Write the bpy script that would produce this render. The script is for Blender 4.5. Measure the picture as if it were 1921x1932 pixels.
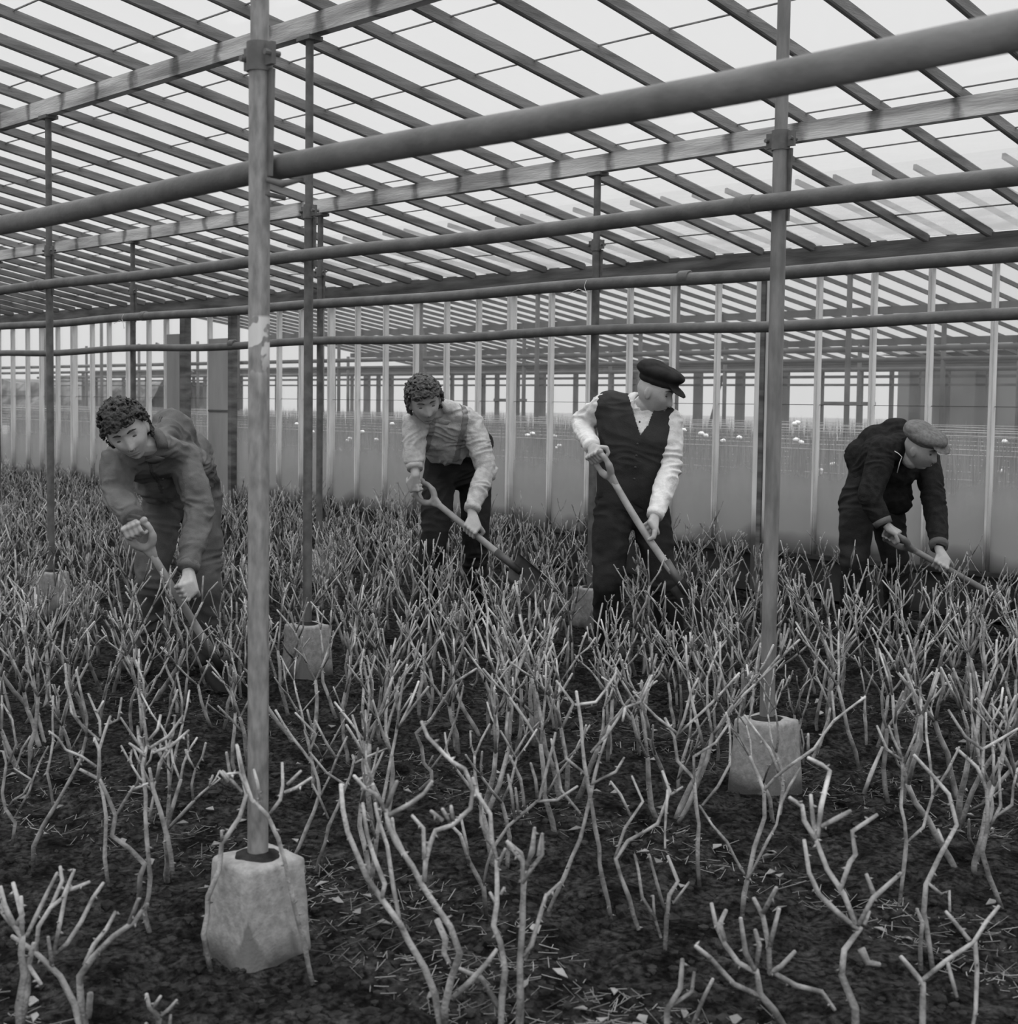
import bpy, bmesh, math, random
from mathutils import Vector as V, Matrix, noise
from math import sin, cos, pi, radians
random.seed(7)
SC = bpy.context.scene
COL = SC.collection
for o in list(bpy.data.objects): bpy.data.objects.remove(o)

# ------------------------------------------------------------ camera
FPX, YAW, PIT, ROL, CX, CY, CH = 2559.2077, radians(44.9329), radians(3.3142), radians(0.7505), 967.6223, 910.6575, 1.3
FW = V((-sin(YAW)*cos(PIT), cos(YAW)*cos(PIT), -sin(PIT)))
_R = V((cos(YAW), sin(YAW), 0)); _U = _R.cross(FW)
RT = _R*cos(ROL)+_U*sin(ROL); UP = -_R*sin(ROL)+_U*cos(ROL)
cd = bpy.data.cameras.new('camera'); cam = bpy.data.objects.new('camera', cd); COL.objects.link(cam)
cam.matrix_world = Matrix(((RT.x, UP.x, -FW.x, 0), (RT.y, UP.y, -FW.y, 0), (RT.z, UP.z, -FW.z, CH), (0, 0, 0, 1)))
cd.sensor_width = 36; cd.sensor_height = 36; cd.lens = FPX/1932*36
cd.shift_x = -(CX-960.5)/1932; cd.shift_y = (CY-966)/1932
cd.clip_start = .05; cd.clip_end = 500
cd.dof.use_dof = True; cd.dof.focus_distance = 6.0; cd.dof.aperture_fstop = 7.0
SC.camera = cam

def ray(x, y): return FW + RT*((x-CX)/FPX) - UP*((y-CY)/FPX)
def at(x, y, k): return V((0, 0, CH)) + ray(x, y)*k          # the point k metres ahead seen at photo pixel x, y

# ------------------------------------------------------------ light
w = bpy.data.worlds.new('overcast_sky'); SC.world = w; w.use_nodes = True
nt = w.node_tree; nt.nodes.clear()
tc = nt.nodes.new('ShaderNodeTexCoord'); sx = nt.nodes.new('ShaderNodeSeparateXYZ')
rp = nt.nodes.new('ShaderNodeValToRGB'); bg = nt.nodes.new('ShaderNodeBackground'); wo = nt.nodes.new('ShaderNodeOutputWorld')
nt.links.new(tc.outputs['Generated'], sx.inputs[0]); nt.links.new(sx.outputs['Z'], rp.inputs[0])
rp.color_ramp.elements[0].position = 0.0; rp.color_ramp.elements[0].color = (.84, .84, .84, 1)
rp.color_ramp.elements[1].position = 0.34; rp.color_ramp.elements[1].color = (.93, .93, .93, 1)
for p_, c_ in ((.5, 1.5), (.7, 3.0), (1.0, 4.4)):      # an overcast sky is about several times brighter overhead than near the horizon
    e_ = rp.color_ramp.elements.new(p_); e_.color = (c_, c_, c_, 1)
nt.links.new(rp.outputs[0], bg.inputs[0]); bg.inputs[1].default_value = 1.0; nt.links.new(bg.outputs[0], wo.inputs[0])
# the photographer's flash, held up beside the camera
fl = bpy.data.lights.new('flash', 'SPOT'); fl.energy = 75; fl.shadow_soft_size = .05; fl.spot_size = radians(80); fl.spot_blend = .8
flo = bpy.data.objects.new('flash', fl); COL.objects.link(flo)
flo.location = V((0, 0, CH)) + RT*.45 + UP*.35 - FW*.05
flo.rotation_euler = (-(at(960, 1000, 5)-flo.location)).to_track_quat('Z', 'Y').to_euler()
SC.view_settings.view_transform = 'Standard'; SC.view_settings.look = 'None'
SC.view_settings.exposure = 0.0; SC.view_settings.gamma = 1.0; SC.view_settings.use_curve_mapping = False

# ------------------------------------------------------------ materials
def mat(name, c, rough=.8, var=.25, scale=8, bump=0, bscale=40, stretch=(1, 1, 1), metal=0, spec=.3, obj=True):
    m = bpy.data.materials.new(name); m.use_nodes = True; t = m.node_tree; b = t.nodes['Principled BSDF']
    b.inputs['Roughness'].default_value = rough; b.inputs['Metallic'].default_value = metal
    b.inputs['Specular IOR Level'].default_value = spec
    co = t.nodes.new('ShaderNodeTexCoord'); mp = t.nodes.new('ShaderNodeMapping'); mp.inputs['Scale'].default_value = stretch
    t.links.new(co.outputs['Object'], mp.inputs[0])
    n = t.nodes.new('ShaderNodeTexNoise'); n.inputs['Scale'].default_value = scale; n.inputs['Detail'].default_value = 6
    t.links.new(mp.outputs[0], n.inputs[0])
    r = t.nodes.new('ShaderNodeValToRGB'); lo = c*(1-var); hi = c*(1+var)
    r.color_ramp.elements[0].position = .35; r.color_ramp.elements[0].color = (lo, lo, lo, 1)
    r.color_ramp.elements[1].position = .65; r.color_ramp.elements[1].color = (hi, hi, hi, 1)
    t.links.new(n.outputs[0], r.inputs[0]); t.links.new(r.outputs[0], b.inputs['Base Color'])
    if bump:
        n2 = t.nodes.new('ShaderNodeTexNoise'); n2.inputs['Scale'].default_value = bscale; n2.inputs['Detail'].default_value = 5
        t.links.new(mp.outputs[0], n2.inputs[0]); bp = t.nodes.new('ShaderNodeBump'); bp.inputs['Distance'].default_value = bump
        t.links.new(n2.outputs[0], bp.inputs['Height']); t.links.new(bp.outputs[0], b.inputs['Normal'])
    m['ramp'] = r.name
    return m
def zmix(m, c2, z0, z1, wob=.1, wscale=6):
    # blends towards colour c2 below world height z0 (dirt splash), starting at z1
    t = m.node_tree; b = t.nodes['Principled BSDF']; src = b.inputs['Base Color'].links[0].from_socket
    g = t.nodes.new('ShaderNodeNewGeometry'); s = t.nodes.new('ShaderNodeSeparateXYZ'); t.links.new(g.outputs['Position'], s.inputs[0])
    n = t.nodes.new('ShaderNodeTexNoise'); n.inputs['Scale'].default_value = wscale; t.links.new(g.outputs['Position'], n.inputs[0])
    ma = t.nodes.new('ShaderNodeMath'); ma.operation = 'MULTIPLY_ADD'; t.links.new(n.outputs[0], ma.inputs[0]); ma.inputs[1].default_value = wob*2; t.links.new(s.outputs['Z'], ma.inputs[2])
    mr = t.nodes.new('ShaderNodeMapRange'); t.links.new(ma.outputs[0], mr.inputs[0]); mr.inputs[1].default_value = z0+wob; mr.inputs[2].default_value = z1+wob
    mx = t.nodes.new('ShaderNodeMixRGB'); t.links.new(mr.outputs[0], mx.inputs[0]); mx.inputs[1].default_value = (c2, c2, c2, 1); t.links.new(src, mx.inputs[2])
    t.links.new(mx.outputs[0], b.inputs['Base Color'])
    return m
M = {}
M['soil'] = mat('peat_soil', .014, 1, .75, 9, .06, 45, spec=.05)
def grit(m, sc, lo, hi):
    t = m.node_tree; b = t.nodes['Principled BSDF']; src = b.inputs['Base Color'].links[0].from_socket
    g = t.nodes.new('ShaderNodeNewGeometry'); n = t.nodes.new('ShaderNodeTexNoise'); n.inputs['Scale'].default_value = sc; n.inputs['Detail'].default_value = 8; t.links.new(g.outputs['Position'], n.inputs[0])
    mr = t.nodes.new('ShaderNodeMapRange'); t.links.new(n.outputs[0], mr.inputs[0]); mr.inputs[1].default_value = .38; mr.inputs[2].default_value = .66; mr.inputs[3].default_value = lo; mr.inputs[4].default_value = hi
    mx = t.nodes.new('ShaderNodeVectorMath'); mx.operation = 'SCALE'; t.links.new(src, mx.inputs[0]); t.links.new(mr.outputs[0], mx.inputs['Scale']); t.links.new(mx.outputs[0], b.inputs['Base Color'])
grit(M['soil'], 55, .35, 2.4)
M['clod'] = mat('soil_clod', .02, 1, .5, 20, .01, 60, spec=.05)
M['straw'] = mat('straw', .13, .9, .6, 5)
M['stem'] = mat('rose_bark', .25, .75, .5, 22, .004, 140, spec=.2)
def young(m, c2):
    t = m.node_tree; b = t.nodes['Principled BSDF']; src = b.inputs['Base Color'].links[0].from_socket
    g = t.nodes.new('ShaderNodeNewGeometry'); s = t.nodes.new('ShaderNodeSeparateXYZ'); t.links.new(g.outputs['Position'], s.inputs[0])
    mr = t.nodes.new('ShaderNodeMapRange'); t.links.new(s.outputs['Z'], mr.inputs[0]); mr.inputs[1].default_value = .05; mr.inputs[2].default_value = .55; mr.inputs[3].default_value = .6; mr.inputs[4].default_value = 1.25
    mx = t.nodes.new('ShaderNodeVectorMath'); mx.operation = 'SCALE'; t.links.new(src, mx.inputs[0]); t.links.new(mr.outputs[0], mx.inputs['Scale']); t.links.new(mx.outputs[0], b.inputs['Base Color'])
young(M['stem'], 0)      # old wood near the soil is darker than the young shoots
M['stemfar'] = mat('rose_bark_far', .33, .8, .35, 10)
M['pipe'] = mat('rusty_heating_pipe', .085, .6, .22, 9, .002, 60, spec=.35)
M['post'] = mat('grey_painted_pipe', .13, .45, .3, 30, .001, 150, (1, 1, .25), spec=.5)
M['postdark'] = mat('dark_iron', .09, .6, .25, 20, .001, 100)
M['purlin'] = mat('weathered_plank', .33, .85, .4, 5, .003, 40, (.35, 1, 3))
M['bar'] = mat('grey_glazing_bar', .14, .8, .35, 6, .002, 50, (3, .4, 3))
M['white'] = zmix(mat('white_painted_wood', .66, .6, .12, 8, .001, 50, (3, 3, .4)), .07, .34, .62)
M['plate'] = mat('dark_wet_timber', .12, .8, .45, 5, .002, 40, (.4, 1, 3))
M['sill'] = mat('dark_sill_board', .03, .9, .5, 6)
M['panel'] = mat('pale_panel', .27, .8, .2, 3, 0, 40, (1, 1, .3))
M['farwood'] = mat('far_grey_wood', .085, .9, .25, 3)
M['shed'] = mat('dark_shed', .12, 1, .3, 1.2, 0, 1, (1, 1, .2))
M['hedge'] = mat('hedge', .12, 1, .5, 1.5)
M['flower'] = mat('carnation_leaf', .17, .9, .4, 3)
M['bloom'] = mat('white_bloom', .75, .8, .08, 10)
M['wire'] = mat('pale_string', .55, .8, .1, 10)
M['soil2'] = mat('far_bed', .09, 1, .4, 4)
M['outside'] = mat('outside_field', .2, 1, .3, .5)
M['skin'] = mat('skin', .30, .55, .1, 20, .001, 200, spec=.4)
M['skinline'] = mat('skin_crease', .14, .7, .1, 20)
M['eye'] = mat('eye', .06, .3, .2, 10)
M['hair'] = mat('dark_curly_hair', .020, .6, .6, 60, .004, 200, spec=.4)
M['hair2'] = mat('brown_curly_hair', .05, .6, .6, 60, .004, 200, spec=.4)
M['denim'] = mat('grey_workwear', .105, .95, .22, 9, .002, 200, spec=.1)
M['denim2'] = mat('darker_workwear', .075, .95, .25, 9, .002, 200, spec=.1)
M['shirt'] = mat('pale_striped_shirt', .36, .9, .14, 30, .003, 120, spec=.1)
M['shirt2'] = mat('white_shirt', .56, .9, .1, 20, .003, 100, spec=.1)
M['brace'] = mat('elastic_brace', .19, .9, .1, 20)
M['black'] = mat('black_trousers', .020, .95, .25, 8, .002, 150, spec=.1)
M['vest'] = mat('dark_waistcoat', .030, .95, .2, 8, .002, 150, spec=.1)
M['knit'] = mat('black_knit_jersey', .017, .95, .3, 30, .003, 200, spec=.1)
M['capblack'] = mat('black_cap_felt', .016, .9, .3, 20, spec=.15)
M['capgrey'] = mat('grey_tweed_cap', .14, .95, .2, 60, .002, 200, spec=.1)
M['boot'] = mat('dark_boot', .03, .8, .3, 10)
M['ash'] = mat('worn_ash_wood', .24, .55, .25, 12, .001, 60, (1, 1, 1), spec=.4)
M['ashdark'] = mat('dark_worn_wood', .13, .55, .25, 12, .001, 60, (1, 1, 1), spec=.4)
M['blade'] = mat('spade_steel', .06, .5, .3, 12, metal=.3)
M['button'] = mat('button', .02, .5, .1, 10)

def conc():
    m = zmix(mat('concrete_footing', .21, .9, .2, 45, .002, 120), .05, .005, .06, .04, 14)
    t = m.node_tree; b = t.nodes['Principled BSDF']; src = b.inputs['Base Color'].links[0].from_socket
    # damp chevron stain on the corner: darker where z + c*|side| is low
    co = t.nodes.new('ShaderNodeTexCoord'); s = t.nodes.new('ShaderNodeSeparateXYZ'); t.links.new(co.outputs['Object'], s.inputs[0])
    def mth(op, a, bb, cc=None):
        n = t.nodes.new('ShaderNodeMath'); n.operation = op
        for i, q in enumerate((a, bb, cc)):
            if q is None: continue
            if isinstance(q, (int, float)): n.inputs[i].default_value = q
            else: t.links.new(q, n.inputs[i])
        return n.outputs[0]
    side = mth('ABSOLUTE', mth('ADD', s.outputs['X'], s.outputs['Y']), 0)
    nz = t.nodes.new('ShaderNodeTexNoise'); nz.inputs['Scale'].default_value = 25; t.links.new(co.outputs['Object'], nz.inputs[0]); nz.inputs['Detail'].default_value = 5
    v = mth('ADD', mth('MULTIPLY_ADD', side, 2.1, s.outputs['Z']), mth('MULTIPLY', nz.outputs[0], .11))
    mr = t.nodes.new('ShaderNodeMapRange'); t.links.new(v, mr.inputs[0]); mr.inputs[1].default_value = .165; mr.inputs[2].default_value = .19
    mx = t.nodes.new('ShaderNodeMixRGB'); t.links.new(mr.outputs[0], mx.inputs[0]); mx.inputs[1].default_value = (.11, .11, .11, 1); t.links.new(src, mx.inputs[2])
    t.links.new(mx.outputs[0], b.inputs['Base Color']); return m
M['concrete'] = conc()

def glass(name, kind):
    m = bpy.data.materials.new(name); m.use_nodes = True; t = m.node_tree; t.nodes.clear()
    out = t.nodes.new('ShaderNodeOutputMaterial'); tr = t.nodes.new('ShaderNodeBsdfTransparent'); tr.inputs[0].default_value = (.95, .95, .95, 1)
    tl = t.nodes.new('ShaderNodeBsdfTranslucent'); df = t.nodes.new('ShaderNodeBsdfDiffuse'); gl = t.nodes.new('ShaderNodeBsdfGlossy'); gl.inputs['Roughness'].default_value = .1
    m1 = t.nodes.new('ShaderNodeMixShader'); m2 = t.nodes.new('ShaderNodeMixShader'); m3 = t.nodes.new('ShaderNodeMixShader')
    t.links.new(df.outputs[0], m1.inputs[1]); t.links.new(tl.outputs[0], m1.inputs[2]); m1.inputs[0].default_value = .4
    t.links.new(tr.outputs[0], m2.inputs[1]); t.links.new(m1.outputs[0], m2.inputs[2])
    t.links.new(m2.outputs[0], m3.inputs[1]); t.links.new(gl.outputs[0], m3.inputs[2]); m3.inputs[0].default_value = .03
    t.links.new(m3.outputs[0], out.inputs[0])
    g = t.nodes.new('ShaderNodeNewGeometry'); s = t.nodes.new('ShaderNodeSeparateXYZ'); t.links.new(g.outputs['Position'], s.inputs[0])
    n = t.nodes.new('ShaderNodeTexNoise'); n.inputs['Detail'].default_value = 4
    mp = t.nodes.new('ShaderNodeMapping'); t.links.new(g.outputs['Position'], mp.inputs[0]); t.links.new(mp.outputs[0], n.inputs[0])
    def ramp(src, pts):
        r = t.nodes.new('ShaderNodeValToRGB'); e = r.color_ramp.elements
        while len(e) < len(pts): e.new(.5)
        for i, (p, c) in enumerate(pts): e[i].position = p; e[i].color = (c, c, c, 1)
        t.links.new(src, r.inputs[0]); return r.outputs[0]
    if kind == 'roof':
        mp.inputs['Scale'].default_value = (1, 2.2, 2.2); n.inputs['Scale'].default_value = 3
        y = t.nodes.new('ShaderNodeMapRange'); t.links.new(s.outputs['Y'], y.inputs[0]); y.inputs[1].default_value = 6.3; y.inputs[2].default_value = 8.0
        mu = t.nodes.new('ShaderNodeMath'); mu.operation = 'MULTIPLY'; t.links.new(y.outputs[0], mu.inputs[0]); t.links.new(ramp(n.outputs[0], [(.35, .35), (.65, .68)]), mu.inputs[1])
        ad = t.nodes.new('ShaderNodeMath'); ad.operation = 'ADD'; t.links.new(mu.outputs[0], ad.inputs[0]); ad.inputs[1].default_value = .02
        t.links.new(ad.outputs[0], m2.inputs[0]); tl.inputs[0].default_value = (.38, .38, .38, 1); df.inputs[0].default_value = (.3, .3, .3, 1); m1.inputs[0].default_value = .8
    else:
        n.inputs['Scale'].default_value = 4; mp.inputs['Scale'].default_value = (1.2, 1, .35)
        ma = t.nodes.new('ShaderNodeMath'); ma.operation = 'MULTIPLY_ADD'; t.links.new(n.outputs[0], ma.inputs[0]); ma.inputs[1].default_value = .35; t.links.new(s.outputs['Z'], ma.inputs[2])
        mr = t.nodes.new('ShaderNodeMapRange'); t.links.new(ma.outputs[0], mr.inputs[0]); mr.inputs[1].default_value = .15; mr.inputs[2].default_value = 2.4
        # z+.17: .32 sill, .9 top of the condensation
        t.links.new(ramp(mr.outputs[0], [(.0, .95), (.28, .86), (.40, .34), (.50, .10), (1, .05)]), m2.inputs[0])
        n2 = t.nodes.new('ShaderNodeTexNoise'); n2.inputs['Scale'].default_value = 2.2; t.links.new(g.outputs['Position'], n2.inputs[0])
        mb = t.nodes.new('ShaderNodeMath'); mb.operation = 'MULTIPLY_ADD'; t.links.new(n2.outputs[0], mb.inputs[0]); mb.inputs[1].default_value = .3; t.links.new(s.outputs['Z'], mb.inputs[2])
        c = ramp(mb.outputs[0], [(.46, .15), (.57, .47)]); t.links.new(c, df.inputs[0]); t.links.new(c, tl.inputs[0])
    return m
def clear_glass():
    m = bpy.data.materials.new('clear_glass'); m.use_nodes = True; t = m.node_tree; t.nodes.clear()
    o = t.nodes.new('ShaderNodeOutputMaterial'); a = t.nodes.new('ShaderNodeBsdfTransparent'); a.inputs[0].default_value = (.93, .93, .93, 1)
    g = t.nodes.new('ShaderNodeBsdfGlossy'); g.inputs['Roughness'].default_value = .1; x = t.nodes.new('ShaderNodeMixShader'); x.inputs[0].default_value = .03
    t.links.new(a.outputs[0], x.inputs[1]); t.links.new(g.outputs[0], x.inputs[2]); t.links.new(x.outputs[0], o.inputs[0]); return m
M['glassroof2'] = clear_glass()
M['glassroof'] = glass('roof_glass', 'roof'); M['glasswall'] = glass('misted_wall_glass', 'wall')

# ------------------------------------------------------------ helpers
def tag(o, label=None, cat=None, group=None, kind=None):
    if label: o['label'] = label
    if cat: o['category'] = cat
    if group: o['group'] = group
    if kind: o['kind'] = kind
    return o
def empty(name, loc, label=None, cat=None, group=None, kind=None):
    o = bpy.data.objects.new(name, None); COL.objects.link(o); o.location = loc; o.empty_display_size = .1
    return tag(o, label, cat, group, kind)
def link(name, me, m, parent=None, smooth=False):
    if m: me.materials.clear(); me.materials.append(m)
    if smooth:
        for p in me.polygons: p.use_smooth = True
    o = bpy.data.objects.new(name, me); COL.objects.link(o)
    if parent:
        o.parent = parent
        pw = parent.location if parent.parent is None else parent.location + parent.parent.location
        o.location = -V(pw)     # mesh data are in world coordinates
    return o
class MB:
    def __init__(s): s.v = []; s.f = []
    def add(s, vs, fs):
        n = len(s.v); s.v += [tuple(q) for q in vs]; s.f += [tuple(i+n for i in f) for f in fs]; return s
    def box(s, a, b):
        x0, y0, z0 = a; x1, y1, z1 = b
        return s.add([(x0,y0,z0),(x1,y0,z0),(x1,y1,z0),(x0,y1,z0),(x0,y0,z1),(x1,y0,z1),(x1,y1,z1),(x0,y1,z1)],
              [(0,3,2,1),(4,5,6,7),(0,1,5,4),(1,2,6,5),(2,3,7,6),(3,0,4,7)])
    def beam(s, p, q, w, h, up=V((0, 0, 1)), ch=0):
        p = V(p); q = V(q); d = (q-p).normalized(); sd = d.cross(up).normalized(); u = sd.cross(d)
        pr = [(-w/2,-h/2),(w/2,-h/2),(w/2,h/2),(-w/2,h/2)] if not ch else [(-w/2,-h/2+ch),(-w/2+ch,-h/2),(w/2-ch,-h/2),(w/2,-h/2+ch),(w/2,h/2),(-w/2,h/2)]
        n = len(pr); vs = [c+sd*a+u*b for c in (p, q) for a, b in pr]
        return s.add(vs, [tuple(reversed(range(n))), tuple(range(n, 2*n))]+[(i, (i+1) % n, n+(i+1) % n, n+i) for i in range(n)])
    def tube(s, pts, rad, n=8, cap=True):
        pts = [V(p) for p in pts]; m = len(pts)
        if isinstance(rad, (int, float)): rad = [rad]*m
        b = len(s.v); prev = None
        for i, p in enumerate(pts):
            d = (pts[min(i+1, m-1)]-pts[max(i-1, 0)])
            d = d.normalized() if d.length > 1e-9 else V((0, 0, 1))
            if prev is None: prev = d.orthogonal().normalized()
            a = (prev-d*prev.dot(d)); a = a.normalized() if a.length > 1e-6 else d.orthogonal().normalized(); prev = a; c = d.cross(a)
            for j in range(n):
                t = 2*pi*j/n; s.v.append(tuple(p+(a*cos(t)+c*sin(t))*rad[i]))
        for i in range(m-1):
            for j in range(n): s.f.append((b+i*n+j, b+i*n+(j+1) % n, b+(i+1)*n+(j+1) % n, b+(i+1)*n+j))
        if cap: s.f.append(tuple(b+j for j in reversed(range(n)))); s.f.append(tuple(b+(m-1)*n+j for j in range(n)))
        return s
    def me(s, name):
        me = bpy.data.meshes.new(name); me.from_pydata(s.v, [], s.f); me.update(); return me
    def build(s, name, m, parent=None, smooth=False, **k):
        o = link(name, s.me(name), m, parent, smooth)
        if k: tag(o, **k)
        return o
def smooth_by_angle(o, ang=40):
    me = o.data
    for p in me.polygons: p.use_smooth = True
    me.set_sharp_from_angle(angle=radians(ang))

# ------------------------------------------------------------ the greenhouse
PX0, PSP = -2.625, 2.628          # posts: x of the first column, bay length
ROWY = {0: 1.80, 1: 3.881, 2: 5.925, 3: 8.011}
def roof_z(y): return 2.733-.178*(y-5.925)      # underside of the glazing bars
XL, XR = -20.5, .8
# soil
def fbm(x, y):
    return .030*noise.noise(V((x*1.3, y*1.3, 0)))+.026*noise.noise(V((x*5, y*5, 3)))+.018*noise.noise(V((x*14, y*14, 7)))+.012*noise.noise(V((x*33, y*33, 7)))
def grid(x0, x1, y0, y1, st):
    nx = int((x1-x0)/st); ny = int((y1-y0)/st); mb = MB()
    for j in range(ny+1):
        for i in range(nx+1):
            x = x0+(x1-x0)*i/nx; y = y0+(y1-y0)*j/ny; mb.v.append((x, y, fbm(x, y)-.01))
    for j in range(ny):
        for i in range(nx):
            a = j*(nx+1)+i; mb.f.append((a, a+1, a+nx+2, a+nx+1))
    return mb
fo = grid(XL, XR, -.2, 7.99, .032).build('floor', M['soil'], smooth=True, label='dark dug peat soil of the rose bed', kind='structure')

# roof glass, lapped panes
mb = MB(); ys = [-.6+.553*i for i in range(17)]; Y0 = 5.932-.553*20; ys = [Y0+.553*i for i in range(25)]
ys = [y for y in ys if -.5 < y < 7.95]; ys = [-.5]+ys+[8.06]
for a, b in zip(ys[:-1], ys[1:]):
    za, zb = roof_z(a)+.052, roof_z(b+.02)+.058
    mb.beam((XL, 0, 0), (XL+.001, 0, 0), .0001, .0001) if 0 else None
    mb.add([(XL, a, za), (XR, a, za), (XR, b+.02, zb), (XL, b+.02, zb), (XL, a, za+.003), (XR, a, za+.003), (XR, b+.02, zb+.003), (XL, b+.02, zb+.003)],
           [(0, 3, 2, 1), (4, 5, 6, 7), (0, 1, 5, 4), (2, 3, 7, 6), (1, 2, 6, 5), (3, 0, 4, 7)])
ce = mb.build('ceiling', M['glassroof'], label='sloping greenhouse roof of lapped glass panes on wooden bars', kind='structure')
mb = MB()
for y in ys[1:-1]:
    z = roof_z(y+.01)+.047; mb.box((XL, y+.002, z+.002), (XR, y+.009, z+.008))
mb.build('pane_lap', M['bar'], ce, label='dirty lap lines where the panes overlap', kind='stuff')
nb = 0
k = -8
while True:
    x = PX0-.42*k; k += 1
    if x > XR-.05: continue
    if x < XL: break
    mb = MB(); a = (x, -.5, roof_z(-.5)+.025); b = (x, 8.03, roof_z(8.03)+.025)
    mb.beam(a, b, .030, .05, ch=.006)
    mb.beam((x, -.5, roof_z(-.5)+.052), (x, 8.03, roof_z(8.03)+.052), .012, .02)
    mb.build('glazing_bar', M['bar'], ce); nb += 1

# drip stains under each bar on the purlins
def drips(m):
    t = m.node_tree; b = t.nodes['Principled BSDF']; src = b.inputs['Base Color'].links[0].from_socket
    g = t.nodes.new('ShaderNodeNewGeometry'); s = t.nodes.new('ShaderNodeSeparateXYZ'); t.links.new(g.outputs['Position'], s.inputs[0])
    def mth(op, *a):
        n = t.nodes.new('ShaderNodeMath'); n.operation = op
        for i, q in enumerate(a):
            if isinstance(q, (int, float)): n.inputs[i].default_value = q
            else: t.links.new(q, n.inputs[i])
        return n.outputs[0]
    n = t.nodes.new('ShaderNodeTexNoise'); n.inputs['Scale'].default_value = 9; t.links.new(g.outputs['Position'], n.inputs[0])
    x = mth('ADD', s.outputs['X'], mth('MULTIPLY', mth('SUBTRACT', n.outputs[0], .5), .12))
    fr_ = mth('ABSOLUTE', mth('SUBTRACT', mth('FRACT', mth('DIVIDE', mth('ADD', x, -PX0+42*3+.21), .42)), .5))
    mr = t.nodes.new('ShaderNodeMapRange'); t.links.new(fr_, mr.inputs[0]); mr.inputs[1].default_value = .03; mr.inputs[2].default_value = .11; mr.inputs[3].default_value = .45; mr.inputs[4].default_value = 1.08
    mx = t.nodes.new('ShaderNodeVectorMath'); mx.operation = 'SCALE'; t.links.new(src, mx.inputs[0]); t.links.new(mr.outputs[0], mx.inputs['Scale']); t.links.new(mx.outputs[0], b.inputs['Base Color'])
drips(M['purlin'])
# purlins
def purlin(row, label):
    y = ROWY[row]; zt = roof_z(y); h = .095 if row < 3 else .085; t = .055
    r = MB(); n = 60; off = len(r.v); L = []
    for i in range(n+1):
        x = XL+(XR-XL)*i/n; s = .006*noise.noise(V((x*.6, row*9, 0)))
        r.v += [(x, y-t/2, zt-h+s), (x, y+t/2, zt-h+s), (x, y+t/2, zt+s*.3), (x, y-t/2, zt+s*.3)]
        if i:
            a = (i-1)*4; b = i*4
            for j in range(4): r.f.append((a+j, a+(j+1) % 4, b+(j+1) % 4, b+j))
    r.f += [(0, 1, 2, 3), (n*4+3, n*4+2, n*4+1, n*4)]
    return r.build('roof_purlin', M['purlin'] if row < 3 else M['plate'], label=label, cat='beam', group='timber purlins under the roof')
purlin(0, 'nearest weathered roof purlin, overhead above the front post')
purlin(1, 'weathered roof purlin crossing the top left, behind the front post')
purlin(2, 'long weathered roof purlin crossing mid roof, below the nearer one')
pl = purlin(3, 'dark damp timber plate where the roof meets the glass wall')
# ridge board
MB().box((XL, -.55, roof_z(-.5)-.02), (XR, -.49, roof_z(-.5)+.12)).build('trim_1', M['bar'], label='ridge board', kind='structure')

# glass wall
wb = empty('wall_back', (0, 8.011, 0), 'glazed partition wall of misted panes between white painted bars', kind='structure')
MB().box((XL, 8.0, .0), (XR, 8.05, .27)).build('sill_board', M['sill'], wb)
MB().box((XL, 7.98, .27), (XR, 8.06, .30)).build('sill', M['sill'], wb)
MB().box((XL, 8.022, roof_z(8.011)-.01), (XR, 8.055, roof_z(8.011)+.032)).build('top_plate', M['plate'], wb)
MB().box((XL, 7.985, roof_z(8.011)-.155), (XR, 8.04, roof_z(8.011)-.087)).build('top_plate', M['plate'], wb)
xs = [-3.829+.4167*4, -3.829+.4167*3, -3.829+.4167*2, -3.829+.4167]
mullx = [4.713, 5.234, 5.735, 6.246, 6.802, 7.281, 7.788, 8.3, 8.808, 9.317, 9.877, 10.365, 10.861, 11.364, 11.883, 12.388, 12.887, 13.474, 13.933, 14.42, 14.922, 15.492, 16.036, 16.571, 17.039, 17.607, 18.153, 18.657, 19.23, 19.739, 20.285, 20.758, 21.284]
mullx = xs+[-q*.8125 for q in mullx]
x = mullx[-1]-.4167
while x > XL: mullx.append(x); x -= .4167
wide = {4+4: .05, 4+10: .05, 4+16: .03, 4+22: .045, 4+28: .05}
for i, x in enumerate(mullx):
    wdt = .028 if i not in wide else wide[i]
    ztop = roof_z(8.011)-.15; mb = MB()
    dz = 0 if i not in wide else .012
    mb.beam((x, 8.01, .30), (x, 8.01, ztop), wdt, .045+dz*2, up=V((0, 1, 0)))
    mb.beam((x, 7.982-dz, .30), (x, 7.982-dz, ztop), wdt*.4, .014, up=V((0, 1, 0)))
    if i in (8, 26): continue
    mb.build('glazing_bar', M['white'], wb, label='wide white glazing post' if i in wide else None)
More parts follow.
